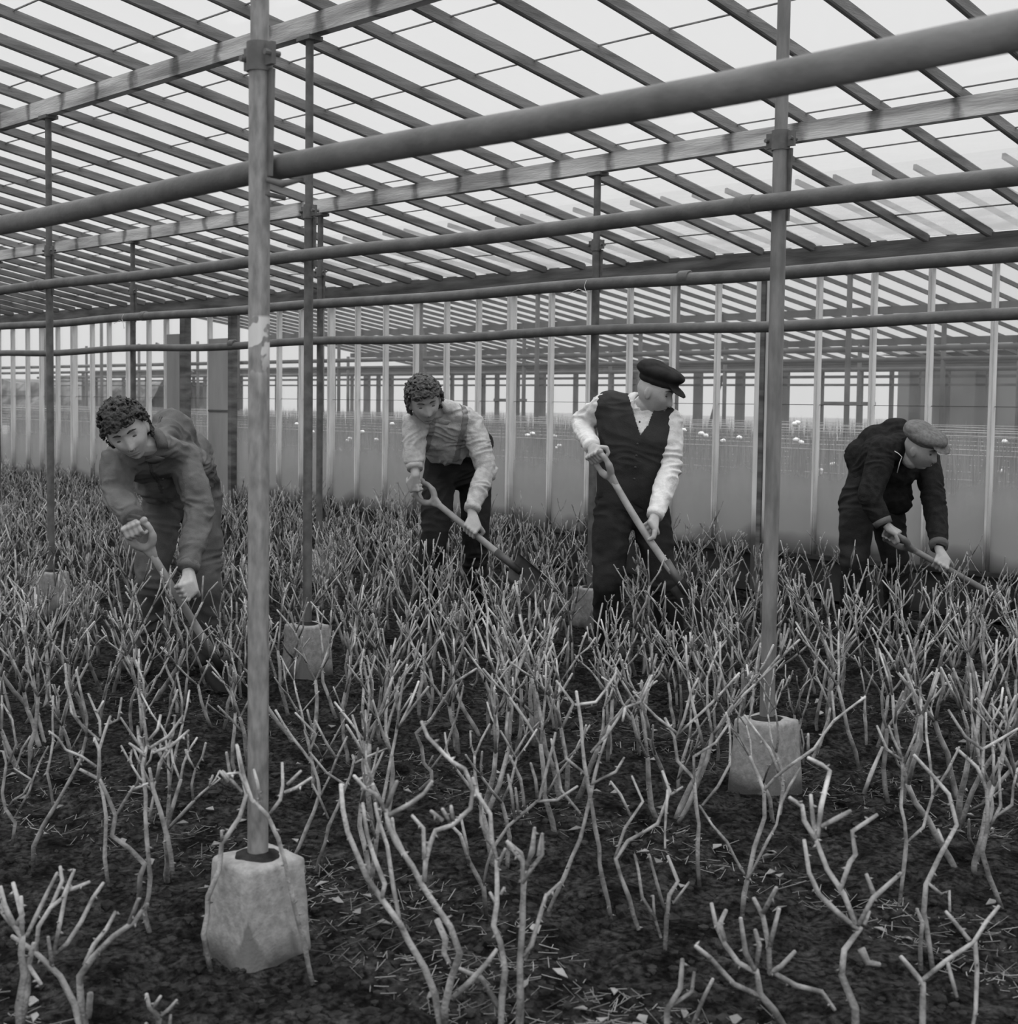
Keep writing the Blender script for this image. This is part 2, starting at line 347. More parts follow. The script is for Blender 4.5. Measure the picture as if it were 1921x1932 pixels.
# the doubled dark post behind the right steel post, and the doorway at the left
def dbl(x):
    MB().box((x-.055, 7.96, 0), (x-.015, 8.05, 2.25)).build('glazing_bar', M['white'], wb)
    MB().box((x-.012, 7.955, 0), (x+.022, 8.05, 2.25)).build('door_post', M['plate'], wb, label='dark wooden post')
    MB().box((x+.025, 7.97, 0), (x+.06, 8.05, 2.25)).build('glazing_bar', M['white'], wb)
dbl(-5.50)
gx = sorted(mullx)
gp = MB()
gm = MB().add([(XL, 8.022, .30), (XR, 8.022, .30), (XR, 8.022, 2.2), (XL, 8.022, 2.2), (XL, 8.025, .30), (XR, 8.025, .30), (XR, 8.025, 2.2), (XL, 8.025, 2.2)],
    [(0, 1, 2, 3), (7, 6, 5, 4), (0, 4, 5, 1), (3, 2, 6, 7)])
gm.build('glass_panes', M['glasswall'], wb)
mb = MB()
for zz in (1.32, 1.85):
    mb.box((XL, 8.016, zz), (XR, 8.021, zz+.004))
mb.build('pane_lap', M['farwood'], wb, kind='stuff')
d = empty('door_1', (-13.2, 7.98, 0), 'closed pale plank door in the glass wall, behind the stooping man at left', kind='structure')
MB().box((-13.40, 7.965, .1), (-13.13, 7.995, 2.02)).build('panel', M['panel'], d)
MB().box((-13.10, 7.95, 0), (-13.0, 8.03, 2.25)).build('door_post', M['plate'], d, label='dark door post')
MB().box((-12.55, 7.965, .1), (-12.16, 7.99, 1.95)).build('panel', M['panel'], d)
MB().box((-12.55, 7.955, 1.18), (-12.16, 7.965, 1.2)).build('batten', M['plate'], d)
MB().box((-12.16, 7.95, 0), (-12.10, 8.03, 2.25)).build('door_post', M['plate'], d)

# ---- posts
def footing(x, y, t, top=.080, bot=.098, h=.235, rz=0, m='concrete'):
    bm = bmesh.new()
    bmesh.ops.create_cube(bm, size=2)
    for v in bm.verts:
        r = top if v.co.z > 0 else bot
        v.co = V((v.co.x*r, v.co.y*r, h if v.co.z > 0 else -.08))
    bmesh.ops.bevel(bm, geom=[e for e in bm.edges], offset=.016, segments=3, affect='EDGES', profile=.6)
    bmesh.ops.subdivide_edges(bm, edges=[e for e in bm.edges if e.calc_length() > .05], cuts=6, use_grid_fill=True)
    for v in bm.verts:
        n = noise.noise(v.co*22+V((x, y, 0))*3)*.004+noise.noise(v.co*60)*.0015
        v.co += V((v.co.x, v.co.y, 0)).normalized()*n+V((0, 0, n))
    bmesh.ops.rotate(bm, cent=(0, 0, 0), matrix=Matrix.Rotation(rz, 3, 'Z'), verts=bm.verts)
    me = bpy.data.meshes.new('footing'); bm.to_mesh(me); bm.free()
    me.materials.append(M[m])
    for p in me.polygons: p.use_smooth = True
    o = bpy.data.objects.new('footing', me); COL.objects.link(o); o.parent = t
    dm = MB(); pts = []
    n = 14; dm.v = [(0, 0, h+.018)]+[(.055*cos(2*pi*i/n)*(1+.25*noise.noise(V((i, x, y)))), .055*sin(2*pi*i/n)*(1+.25*noise.noise(V((i, y, x)))), h+.001) for i in range(n)]
    dm.f = [(0, 1+i, 1+(i+1) % n) for i in range(n)]+[tuple(range(n, 0, -1))]
    q = dm.me('dirt'); q.materials.append(M['clod']); o2 = bpy.data.objects.new('dirt_patch', q); COL.objects.link(o2); o2.parent = t
def lpart(name, mb, m, t, sm=True, label=None):
    me = mb.me(name); me.materials.append(m)
    o = bpy.data.objects.new(name, me); COL.objects.link(o); o.parent = t
    if sm: smooth_by_angle(o)
    if label: o['label'] = label
    return o
def post(row, col, label, r=.0245, foot=True):
    x = PX0-PSP*col; y = ROWY[row]
    t = empty('support_post', (x, y, 0), label, 'post', 'steel tube posts carrying the roof')
    zc = {0: 2.08, 1: 2.195, 2: 2.225}[row]; zt = roof_z(y)-.095
    z0 = .22 if foot else -.02
    mt = M['postm'] if (row, col) == (0, 0) else (M['post'] if row < 2 and col == 0 else M['postdark'])
    lpart('lower_tube', MB().tube([(0, 0, z0+i*(zc-z0)/12) for i in range(13)], r, 20), mt, t)
    lpart('upper_tube', MB().tube([(0, 0, zc), (0, 0, zt)], r*.86, 20), mt, t)
    c = MB().tube([(0, 0, zc-.035), (0, 0, zc+.03)], r*1.22, 20)
    c.beam((-.055, -.0, zc), (.055, 0, zc), .012, .05); c.tube([(.048, -.02, zc), (.048, .02, zc)], .007, 8); c.tube([(-.048, -.02, zc), (-.048, .02, zc)], .007, 8)
    lpart('clamp', c, M['postdark'], t, label='bolted pipe clamp')
    st = MB().beam((.030, .01, zc-.03), (.022, .01, zc-.27), .01, .02); lpart('strap', st, M['postdark'], t)
    cp = MB().box((-.05, -.04, zt-.02), (.05, .04, zt)); lpart('head_plate', cp, M['postdark'], t)
    if foot: footing(x, y, t, rz=random.uniform(-.1, .1) if row else 0)
    return t
m = mat('speckled_grey_paint', .15, .42, .3, 60, .001, 160, (1, 1, .35), spec=.5); M['postm'] = m
t_ = m.node_tree; b_ = t_.nodes['Principled BSDF']; src = b_.inputs['Base Color'].links[0].from_socket
co = t_.nodes.new('ShaderNodeTexCoord'); s_ = t_.nodes.new('ShaderNodeSeparateXYZ'); t_.links.new(co.outputs['Object'], s_.inputs[0])
n_ = t_.nodes.new('ShaderNodeTexNoise'); n_.inputs['Scale'].default_value = 22; t_.links.new(co.outputs['Object'], n_.inputs[0])
r1 = t_.nodes.new('ShaderNodeValToRGB'); e = r1.color_ramp.elements; e[0].position = .475; e[0].color = (0, 0, 0, 1); e[1].position = .505; e[1].color = (1, 1, 1, 1)
t_.links.new(n_.outputs[0], r1.inputs[0])
mr = t_.nodes.new('ShaderNodeMapRange'); t_.links.new(s_.outputs['Z'], mr.inputs[0]); mr.inputs[1].default_value = 1.35; mr.inputs[2].default_value = 1.50; 
r2 = t_.nodes.new('ShaderNodeValToRGB'); e = r2.color_ramp.elements; e[0].position = 0; e[0].color = (0, 0, 0, 1); e[1].position = .4; e[1].color = (1, 1, 1, 1); q = e.new(.93); q.color = (1, 1, 1, 1); q = e.new(.97); q.color = (0, 0, 0, 1)
t_.links.new(mr.outputs[0], r2.inputs[0])
mu = t_.nodes.new('ShaderNodeMath'); mu.operation = 'MULTIPLY'; t_.links.new(r1.outputs[0], mu.inputs[0]); t_.links.new(r2.outputs[0], mu.inputs[1])
mx = t_.nodes.new('ShaderNodeMixRGB'); t_.links.new(mu.outputs[0], mx.inputs[0]); t_.links.new(src, mx.inputs[1]); mx.inputs[2].default_value = (.42, .42, .42, 1); t_.links.new(mx.outputs[0], b_.inputs['Base Color'])

post(0, 0, 'nearest grey steel tube post with a flaking white patch, left of centre')
post(0, -1, 'steel tube post just outside the right edge') if False else None
post(1, 0, 'tall steel tube post right of the man in the dark waistcoat', .0255)
post(1, 1, 'steel tube post on a concrete foot, just right of the nearest post', .022)
post(1, 2, 'slim steel tube post left of the stooping man with curly hair', .022)
post(2, 1, 'dark steel tube post directly behind the man in the dark waistcoat', .0235)
post(2, 2, 'dark steel tube post standing between two posts left of the man in braces', .0235)
post(2, 3, 'thin far steel tube post behind the head of the leftmost man', .0235)
post(2, 4, 'thin far steel tube post near the left edge of the bed', .022)

# heating pipes
def pipe(y, z, r, joints, label, sag=.012, seed=0, hook=()):
    x0, x1 = XL, XR; n = 80; pts = []
    for i in range(n+1):
        x = x0+(x1-x0)*i/n; ph = (x-PX0)/PSP
        pts.append((x, y, z-sag*(sin(pi*ph)**2)+.004*noise.noise(V((x, seed, 0)))))
    t = empty('heating_pipe', (x0, y, z), label, 'pipe', 'horizontal heating pipes')
    MB().tube(pts, r, 24).build('tube', M['pipe'], t, smooth=True)
    for x in joints:
        mb = MB().tube([(x-.035, y, z), (x-.03, y, z), (x+.03, y, z), (x+.035, y, z)], [r*1.02, r*1.14, r*1.14, r*1.02], 24)
        o = mb.build('coupling', M['pipe'], t); smooth_by_angle(o)
pipe(1.854, 1.838, .0285, [-7.2], 'thick foreground heating pipe running from mid left to the top right', seed=1)
pipe(3.823, 1.983, .0285, [-2.72, -7.9, -12], 'second heating pipe from the front, below the roof purlin', seed=2)
pipe(5.855, 1.992, .034, [-4.55, -10.2], 'upper of the two far heating pipes, tied with white string', seed=3)
pipe(5.862, 1.732, .0285, [-2.5, -8.9, -14.2], 'lower of the two far heating pipes in front of the glass wall', .02, seed=4)
# string ties on the upper far pipe
for i, col in enumerate((1, 2, 3)):
    x = PX0-PSP*col+.01; y = 5.855; z = 1.985
    mb = MB(); pts = [(x+.004*sin(3*a), y+.038*cos(a), z+.038*sin(a)) for a in [j*2*pi/16 for j in range(17)]]
    mb.tube(pts, .0018, 5)
    mb.tube([(x, y-.038, z-.01), (x+.01, y-.03, z-.05), (x+.015, y-.03, z-.09), (x+.03, y-.03, z-.08)], .0018, 5)
    mb.tube([(x, y-.03, z-.035), (x-.05, y-.035, z-.02), (x-.13, y-.04, z-.045)], .0018, 5)
    mb.build('string_tie', M['wire'], smooth=True, label=['white string tied round the far pipe above the man in the waistcoat', 'white string tied round the far pipe right of the nearest post', 'white string tied round the far pipe above the leftmost man'][i], cat='string', group='string ties on the far pipe')
# pipe hook on the front post
hk = MB().tube([(PX0+.03, 1.80, 1.80), (PX0+.06, 1.82, 1.79), (PX0+.10, 1.85, 1.80)], [.006, .009, .004], 8)
hk.tube([(PX0+.02, 1.8, 1.77), (PX0+.03, 1.85, 1.765)], .006, 8)
hk.build('pipe_hook', M['postdark'], smooth=True, label='small bent iron hook under the foreground pipe, on the nearest post', cat='hook')

# ------------------------------------------------------------ the next house beyond the glass
def r2z(y): return 2.745-.1353*(y-17)
X2L, X2R = -24.5, -5.0
fb = MB().add([(-50, 8.06, .0), (0, 8.06, .0), (0, 21.5, .0), (-50, 21.5, .0)], [(0, 1, 2, 3)]).build('ground_beyond', M['soil2'], label='planted bed floor of the next house', kind='structure')
MB().add([(-150, 21.5, -.02), (60, 21.5, -.02), (60, 160, -.02), (-150, 160, -.02)], [(0, 1, 2, 3)]).build('field', M['outside'], label='open field outside the far glasshouse', kind='structure')
MB().add([(-150, -30, -.05), (60, -30, -.05), (60, 21.5, -.05), (-150, 21.5, -.05)], [(0, 1, 2, 3)]).build('yard', M['outside'], label='ground around the glasshouses', kind='structure')
nh = empty('next_greenhouse', (-15, 15, 0), 'second greenhouse roof and frames seen through the glass wall', 'greenhouse')
mb = MB(); n = 0; x = X2R
while x > X2L:
    b = MB().beam((x, 11.4, r2z(11.4)), (x, 21.5, r2z(21.5)), .03, .05); b.build('roof_bar', M['farwood'], nh); x -= .42; n += 1
MB().add([(X2L, 11.4, r2z(11.4)+.06), (X2R, 11.4, r2z(11.4)+.06), (X2R, 21.5, r2z(21.5)+.06), (X2L, 21.5, r2z(21.5)+.06)], [(0, 1, 2, 3)]).build('roof_glass', M['glassroof2'], nh)
for y in (14.6, 17.0, 19.3):
    MB().box((X2L, y-.03, r2z(y)-.13), (X2R, y+.03, r2z(y)-.03)).build('purlin', M['farwood'], nh)
MB().box((X2L-16, 21.4, r2z(21.5)-.12), (X2R, 21.55, r2z(21.5)+.04)).build('gutter_plate', M['farwood'], nh)
for z, y in ((2.02, 14.7), (1.98, 17.0), (1.92, 19.3), (2.1, 21.2)):
    MB().tube([(-40, y, z), (X2R, y, z)], .035, 10).build('far_pipe', M['farwood'], nh, smooth=True)
for y, st in ((14.6, 2.63), (17.0, 2.63), (19.3, 2.63)):
    x = -6.2
    while x > -34:
        MB().tube([(x, y, 0), (x, y, r2z(y)-.1)], .035, 8).build('far_post', M['farwood'], nh, smooth=True); x -= st
for z, h in ((1.84, .05), (1.70, .04), (2.02, .03)):
    MB().box((-44, 21.42, z), (X2R, 21.48, z+h)).build('wall_rail', M['farwood'], nh)
x = -6.0; i = 0
random.seed(3)
while x > -44:
    wd = random.choice((.025, .03, .04, .09)); MB().box((x-wd, 21.42, 0), (x+wd, 21.5, 2.15)).build('wall_stud', M['farwood'], nh)
    x -= random.choice((.45, .6, .8, 1.0)); i += 1
for a, bq in ((-12.4, -13.6), (-17.5, -18.4), (-21, -22)):
    MB().box((bq, 21.4, 1.36), (a, 21.46, 1.42)).build('wall_rail', M['farwood'], nh)
MB().beam((-15.9, 21.3, .9), (-15.6, 21.3, 1.9), .03, .05).build('brace', M['farwood'], nh)
MB().beam((-28.2, 16.5, 2.6), (-26.6, 16.5, 1.9), .05, .05).build('brace', M['farwood'], nh)
# dark shed and hedge outside
sh = empty('shed', (-12, 25, 0), 'dark boarded building outside, seen through the glass at right', 'building')
mb = MB().add([(-13.4, 24, 0), (-4, 24, 0), (-4, 28, 0), (-13.4, 28, 0), (-13.4, 24, 2.35), (-4, 24, 2.6), (-4, 28, 2.6), (-13.4, 28, 2.35)], [(0, 3, 2, 1), (4, 5, 6, 7), (0, 1, 5, 4), (1, 2, 6, 5), (2, 3, 7, 6), (3, 0, 4, 7)]); mb.build('wall', M['shed'], sh)
mb = MB().add([(-13.7, 23.8, 2.34), (-3.8, 23.8, 2.6), (-3.8, 28.2, 2.6), (-13.7, 28.2, 2.34), (-13.7, 26, 2.7), (-3.8, 26, 3.0)], [(0, 1, 5, 4), (2, 3, 4, 5), (0, 4, 3), (1, 2, 5), (0, 3, 2, 1)]); mb.build('roof', M['shed'], sh)
bm = bmesh.new(); bmesh.ops.create_grid(bm, x_segments=90, y_segments=8, size=1)
me = bpy.data.meshes.new('hedge'); bm.free()
mb = MB(); nx = 120; nz = 10
for j in range(nz+1):
    for i in range(nx+1):
        x = -88+38*i/nx; z = (2.05+.35*noise.noise(V((x*.5, 0, 0)))+.15*noise.noise(V((x*2, 0, 0))))*j/nz
        bul = .5*(1-(j/nz)**3)
        mb.v.append((x, 29.5-bul+.3*noise.noise(V((x, z*2, 1))), z))
nF = len(mb.v)
for j in range(nz+1):
    for i in range(nx+1):
        x = -88+38*i/nx; mb.v.append((x, 31.5-.3*noise.noise(V((x, j, 5))), mb.v[j*(nx+1)+i][2]))
for base in (0, nF):
    for j in range(nz):
        for i in range(nx):
            a = base+j*(nx+1)+i; mb.f.append((a, a+1, a+nx+2, a+nx+1))
for i in range(nx): a = nz*(nx+1)+i; mb.f.append((a, a+1, nF+a+1, nF+a))
mb.build('hedge', M['hedge'], label='dark clipped hedge outside, beyond the glass at left', cat='hedge')

# carnation bed beyond the glass
mb = MB(); random.seed(11)
for i in range(15000):
    y = 8.3+12.5*random.random()**1.3; x = -y*(.42+1.75*random.random())
    h = (.95 if y > 9 else .8)+.25*random.random(); a = random.uniform(0, 6.28); r = .006+.004*random.random()
    lx, ly = random.uniform(-.09, .09), random.uniform(-.09, .09)
    p = [(x+r*cos(a+q), y+r*sin(a+q), 0) for q in (0, 2.09, 4.19)]
    m_ = [(x+lx*.5+r*1.2*cos(a+q), y+ly*.5+r*1.2*sin(a+q), h*.6) for q in (0, 2.09, 4.19)]
    mb.add(p+m_+[(x+lx, y+ly, h)], [(0, 1, 4, 3), (1, 2, 5, 4), (2, 0, 3, 5), (3, 4, 6), (4, 5, 6), (5, 3, 6)])
mb.build('carnation_crop', M['flower'], label='dense grey-green crop of tall flower stems beyond the glass', cat='plants', kind='stuff')
for i, z in enumerate((.62, .80, .98, 1.12)):
    mb = MB()
    for y in (9.2, 10.4, 11.6, 13.2, 15):
        mb.tube([(-34+j*1.0, y, z+.02*noise.noise(V((j, y, z)))) for j in range(32)], .004, 4)
    mb.build('support_wire', M['wire'], label=['lowest', 'second lowest', 'second highest', 'highest'][i]+' tier of crop support strings beyond the glass', cat='string', kind='stuff')
blooms = []; random.seed(5)
bpix = [(1323, 818, 9.5), (1290, 812, 10), (1395, 826, 9.6), (1365, 832, 10.5), (1511, 835, 9.2), (1548, 888, 8.9), (1573, 876, 8.9), (1896, 833, 9.5), (1890, 890, 8.6), (1770, 870, 9.3),
        (683, 815, 11), (710, 830, 11.5), (1046, 823, 11), (1048, 845, 11), (1005, 818, 11), (660, 828, 11.5), (640, 850, 12), (740, 800, 12), (1500, 800, 10), (560, 800, 13), (590, 815, 13)]
for (px, py, kk) in bpix:
    for q in range(random.choice((1, 2))):
        c = at(px+q*random.uniform(-9, 9), py+q*random.uniform(-9, 9), kk*1.22)
        bm = bmesh.new(); bmesh.ops.create_icosphere(bm, subdivisions=2, radius=.028)
        for v in bm.verts: v.co *= 1+.35*noise.noise(v.co*60+c); v.co.z *= .7; v.co += c
        me = bpy.data.meshes.new('bloom'); bm.to_mesh(me); bm.free()
        if c.y < 8.15: continue
        o = link('carnation_bloom', me, M['bloom'], None, True); blooms.append((px+q*4, o))
ORD = ['leftmost', 'second', 'third', 'fourth', 'fifth', 'sixth', 'seventh', 'eighth', 'ninth', 'tenth', 'eleventh', 'twelfth', 'thirteenth', 'fourteenth', 'fifteenth', 'sixteenth', 'seventeenth', 'eighteenth', 'nineteenth', 'twentieth', 'twenty-first', 'twenty-second', 'twenty-third', 'twenty-fourth', 'twenty-fifth', 'twenty-sixth', 'twenty-seventh', 'twenty-eighth', 'twenty-ninth', 'thirtieth', 'thirty-first', 'thirty-second', 'thirty-third', 'thirty-fourth', 'thirty-fifth', 'thirty-sixth', 'thirty-seventh', 'thirty-eighth', 'thirty-ninth', 'fortieth']
for i, (_, o) in enumerate(sorted(blooms, key=lambda t: t[0])):
    tag(o, 'small white bloom beyond the glass, '+ORD[i]+(' one' if i == 0 else ' from the left'), 'flower', 'white blooms beyond the glass')
# ------------------------------------------------------------ people
def ico(sub=2):
    bm = bmesh.new(); bmesh.ops.create_icosphere(bm, subdivisions=sub, radius=1)
    vs = [v.co.copy() for v in bm.verts]; fs = [[v.index for v in f.verts] for f in bm.faces]; bm.free(); return vs, fs
ICO = ico(2); ICO3 = ico(3)
def hull(mb, balls):
    bm = bmesh.new()
    for c, r in balls:
        c = V(c)
        for q in ICO[0]: bm.verts.new(c+q*r if isinstance(r, (int, float)) else c+V((q.x*r[0], q.y*r[1], q.z*r[2])))
    res = bmesh.ops.convex_hull(bm, input=bm.verts)
    bmesh.ops.delete(bm, geom=[v for v in bm.verts if not v.link_faces], context='VERTS')
    bm.verts.index_update(); mb.add([v.co.copy() for v in bm.verts], [[v.index for v in f.verts] for f in bm.faces]); bm.free()
def chain(mb, pts, rs):
    for i in range(len(pts)-1): hull(mb, [(pts[i], rs[i]), (pts[i+1], rs[i+1])])
def ellip(mb, c, ax, r):
    # ax: three unit axes
    mb.add([V(c)+ax[0]*q.x*r[0]+ax[1]*q.y*r[1]+ax[2]*q.z*r[2] for q in ICO3[0]], ICO3[1])
def remesh(mb, voxel, smooth=3, disp=None):
    me = mb.me('tmp'); o = bpy.data.objects.new('tmp', me); COL.objects.link(o)
    md = o.modifiers.new('r', 'REMESH'); md.mode = 'VOXEL'; md.voxel_size = voxel; md.use_smooth_shade = True
    if smooth: sm = o.modifiers.new('s', 'SMOOTH'); sm.iterations = smooth; sm.factor = .5
    dg = bpy.context.evaluated_depsgraph_get(); dg.update(); r = bpy.data.meshes.new_from_object(o.evaluated_get(dg))
    bpy.data.objects.remove(o)
    if disp:
        ns = [v.normal.copy() for v in r.vertices]
        for v, n in zip(r.vertices, ns): v.co += n*disp(v.co)
    for p in r.polygons: p.use_smooth = True
    return r
def wr(seed, a=.006, f=9):
    def d(p):
        q = V((p.x*f, p.y*f, p.z*f*1.8))+V((seed*7.1, 0, 0)); w_ = noise.noise(q*1.0+V((0, 0, 3*noise.noise(q*.4))))
        return a*(1-abs(w_)*3.2)+a*.4*noise.noise(q*3)
    return d
def pick(src, fn, off, name, m, parent, thick=True):
    # a garment piece that lies on another: copy the faces chosen by fn and lift them by off
    bm = bmesh.new(); bm.from_mesh(src); bm.normal_update()
    kill = [f for f in bm.faces if not fn(f.calc_center_median(), f.normal)]
    bmesh.ops.delete(bm, geom=kill, context='FACES')
    bm.normal_update()
    for v in bm.verts: v.co += v.normal*off
    me = bpy.data.meshes.new(name)
    if thick and bm.faces:
        g = bmesh.ops.solidify(bm, geom=list(bm.faces), thickness=.003)
    bm.to_mesh(me); bm.free()
    return link(name, me, m, parent, True)
def frame(fwd, up):
    f = V(fwd).normalized(); u = (V(up)-f*V(up).dot(f)).normalized(); return f.cross(u), f, u     # right of the person, forward, up
def cv(a, b, c): return RT*a+UP*b+FW*c      # a direction given as right, up, away from the camera
def head(mb, c, fr, s=1.0):
    X, Y, Z = fr; bm = bmesh.new(); bmesh.ops.create_icosphere(bm, subdivisions=5, radius=1); g = lambda a, w: math.exp(-(a/w)**2)
    for v in bm.verts:
        d = v.co.normalized(); x, y, z = .076*d.x, .096*d.y, .118*d.z
        if z < 0:
            t = -z/.118; x *= 1-.36*t**1.4
            if y < 0: y *= 1-.5*t
            else: y *= 1-.06*t
        if d.y > 0:
            fl_ = max(0, d.y)
            if y > .078: y = .078+(y-.078)*.6
            nz_ = 0
            if -.052 < z < .02: nz_ = .027*(.02-z)/.058 if z > -.038 else .027*(z+.052)/.014
            y += max(0, nz_)*g(x, .0125+(.004 if z < -.02 else 0))
            y -= .011*(g(x-.031, .017)+g(x+.031, .017))*g(z-.008, .013)
            y += .006*g(z-.034, .012)*g(x, .05)*fl_
            y += .006*(g(x-.042, .022)+g(x+.042, .022))*g(z+.028, .022)
            y += .006*g(z+.060, .006)*g(x, .02)+.007*g(z+.074, .007)*g(x, .018)-.004*g(z+.067, .003)*g(x, .022)
            y += .012*g(z+.102, .016)*g(x, .022)-.004*g(z+.087, .006)*g(x, .02)
        v.co = V((x, y, z))*s
    bm.verts.index_update()
    mb.add([c+X*v.co.x+Y*v.co.y+Z*v.co.z for v in bm.verts], [[q.index for q in f.verts] for f in bm.faces]); bm.free()
    for sd in (-1, 1):
        ellip(mb, c+X*sd*.077*s-Y*.006-Z*.008, (X, Y, Z), (.009, .018, .031)); ellip(mb, c+X*sd*.083*s-Y*.013-Z*.002, (X, Y, Z), (.007, .010, .024))
def face_bits(c, fr, par, browm, closed=True, s=1.0):
    X, Y, Z = fr
    for sd in (-1, 1):
        mb = MB(); ellip(mb, c+(X*sd*.031+Y*.0735+Z*.004)*s, (X, Y, Z), (.0125, .006, .0044)); mb.build('eye', M['eye'], par, True)
        mb = MB(); pts = [c+(X*sd*(.014+.012*i)+Y*(.0905-.0045*i*i*.55)+Z*(.029+.005*sin(i*1.2)))*s for i in range(4)]
        mb.tube(pts, [.0026, .0042, .0038, .0015], 6); mb.build('eyebrow', browm, par, True)
    mb = MB(); pts = [c+(X*x_+Y*(.0885-abs(x_)*.35)-Z*(.067+abs(x_)*.1))*s for x_ in (-.024, -.012, 0, .012, .024)]
    mb.tube(pts, [.0012, .0024, .002, .0024, .0012], 6); mb.build('mouth', M['skinline'], par, True)
    for sd in (-1, 1):
        mb = MB(); ellip(mb, c+(X*sd*.009+Y*.098-Z*.043)*s, (X, Y, Z), (.004, .006, .003)); mb.build('nostril', M['skinline'], par, True)
def curls(c, fr, par, m, seed, name='hair'):
    X, Y, Z = fr; rnd = random.Random(seed); mb = MB(); n = 0
    while n < 430:
        d = V((rnd.gauss(0, 1), rnd.gauss(0, 1), rnd.gauss(0, 1))).normalized()
        ok = d.z > .52-.1*abs(d.x) if d.y > .25 else (d.z > .12 if d.y > -.1 else d.z > -.45)
        if not ok: continue
        n += 1; rr = rnd.uniform(.008, .019); lift = .008+.020*max(0, d.z)+rnd.uniform(0, .014)
        p = c+X*d.x*(.079+lift)+Y*d.y*(.098+lift)+Z*d.z*(.118+lift)
        a = d.orthogonal(); a.rotate(Matrix.Rotation(rnd.uniform(0, 6), 3, d)); rnd_o = rnd.uniform(0, 6); W_ = (X*a.x+Y*a.y+Z*a.z).normalized(); N_ = (X*d.x+Y*d.y+Z*d.z).normalized(); B_ = N_.cross(W_)
        mb.tube([p+W_*rr*cos(t)+B_*rr*sin(t)+N_*.004*t/4 for t in [rnd_o+k*.75 for k in range(7)]], .0048, 5)
    for lift in (.0,):
        vs = []; 
        for q in ICO3[0]:
            kk = 1.0; d = q
            ok = d.z > .45 if d.y > .25 else (d.z > .05 if d.y > -.1 else d.z > -.5)
            kk = 1.10 if ok else .90
            vs.append(c+X*d.x*.079*kk+Y*d.y*(.098 if d.y < 0 or d.z > .4 else .07)*kk+Z*d.z*.118*kk)
        mb.add(vs, ICO3[1])
    me = remesh(mb, .0036, 2, lambda p: .005*noise.noise(p*75)+.004*noise.noise(p*160)); return link(name, me, m, par, True)
def grip(mb, wrist, c, axis, sgn=1, r=.017, side=None):
    # closed hand round a bar through c along axis; knuckles face the wrist side
    A = V(axis).normalized(); e1 = V(wrist)-V(c); e1 = (e1-A*e1.dot(A)); e1 = e1.normalized() if e1.length > .005 else A.orthogonal().normalized()
    if side is not None: e1 = (e1*.5+V(side)-A*V(side).dot(A)).normalized()
    e2 = A.cross(e1)*sgn; C = V(c)
    P = lambda th, rad, off: C+A*off+(e1*cos(th)+e2*sin(th))*rad
    kn = [P(1.0, r+.026, o_) for o_ in (-.033, -.011, .011, .031)]; ba = [P(-.35, r+.020, -.022), P(-.35, r+.022, .022)]
    wr_ = V(wrist)
    hull(mb, [(kn[0], .0105), (kn[3], .0105), (ba[0], .013), (ba[1], .014)])
    for i, q in enumerate(kn): hull(mb, [(q+(q-C)*.10, .0118), (q.lerp(wr_, .45)+(q-C)*.06, .0085)])
    hull(mb, [(ba[0], .014), (ba[1], .014), (kn[1], .011), (kn[2], .011), (wr_, .024)])
    for i, o_ in enumerate((-.034, -.0115, .0115, .033)):
        L = (0.9, 1.0, .97, .82)[i]
        chain(mb, [kn[i], P(1.0+1.05*L, r+.020, o_), P(1.0+2.1*L, r+.012, o_*.95), P(1.0+3.0*L, r+.009, o_*.9)], [.0102, .0094, .0086, .0076])
    chain(mb, [P(-.6, r+.018, .030), P(-1.2, r+.015, .050), P(-2.1, r+.011, .046), P(-2.9, r+.009, .034)], [.0135, .0115, .0102, .0085])
def limb(a, b, c): return [a, (a+b)/2, b, (b+c)/2, c]
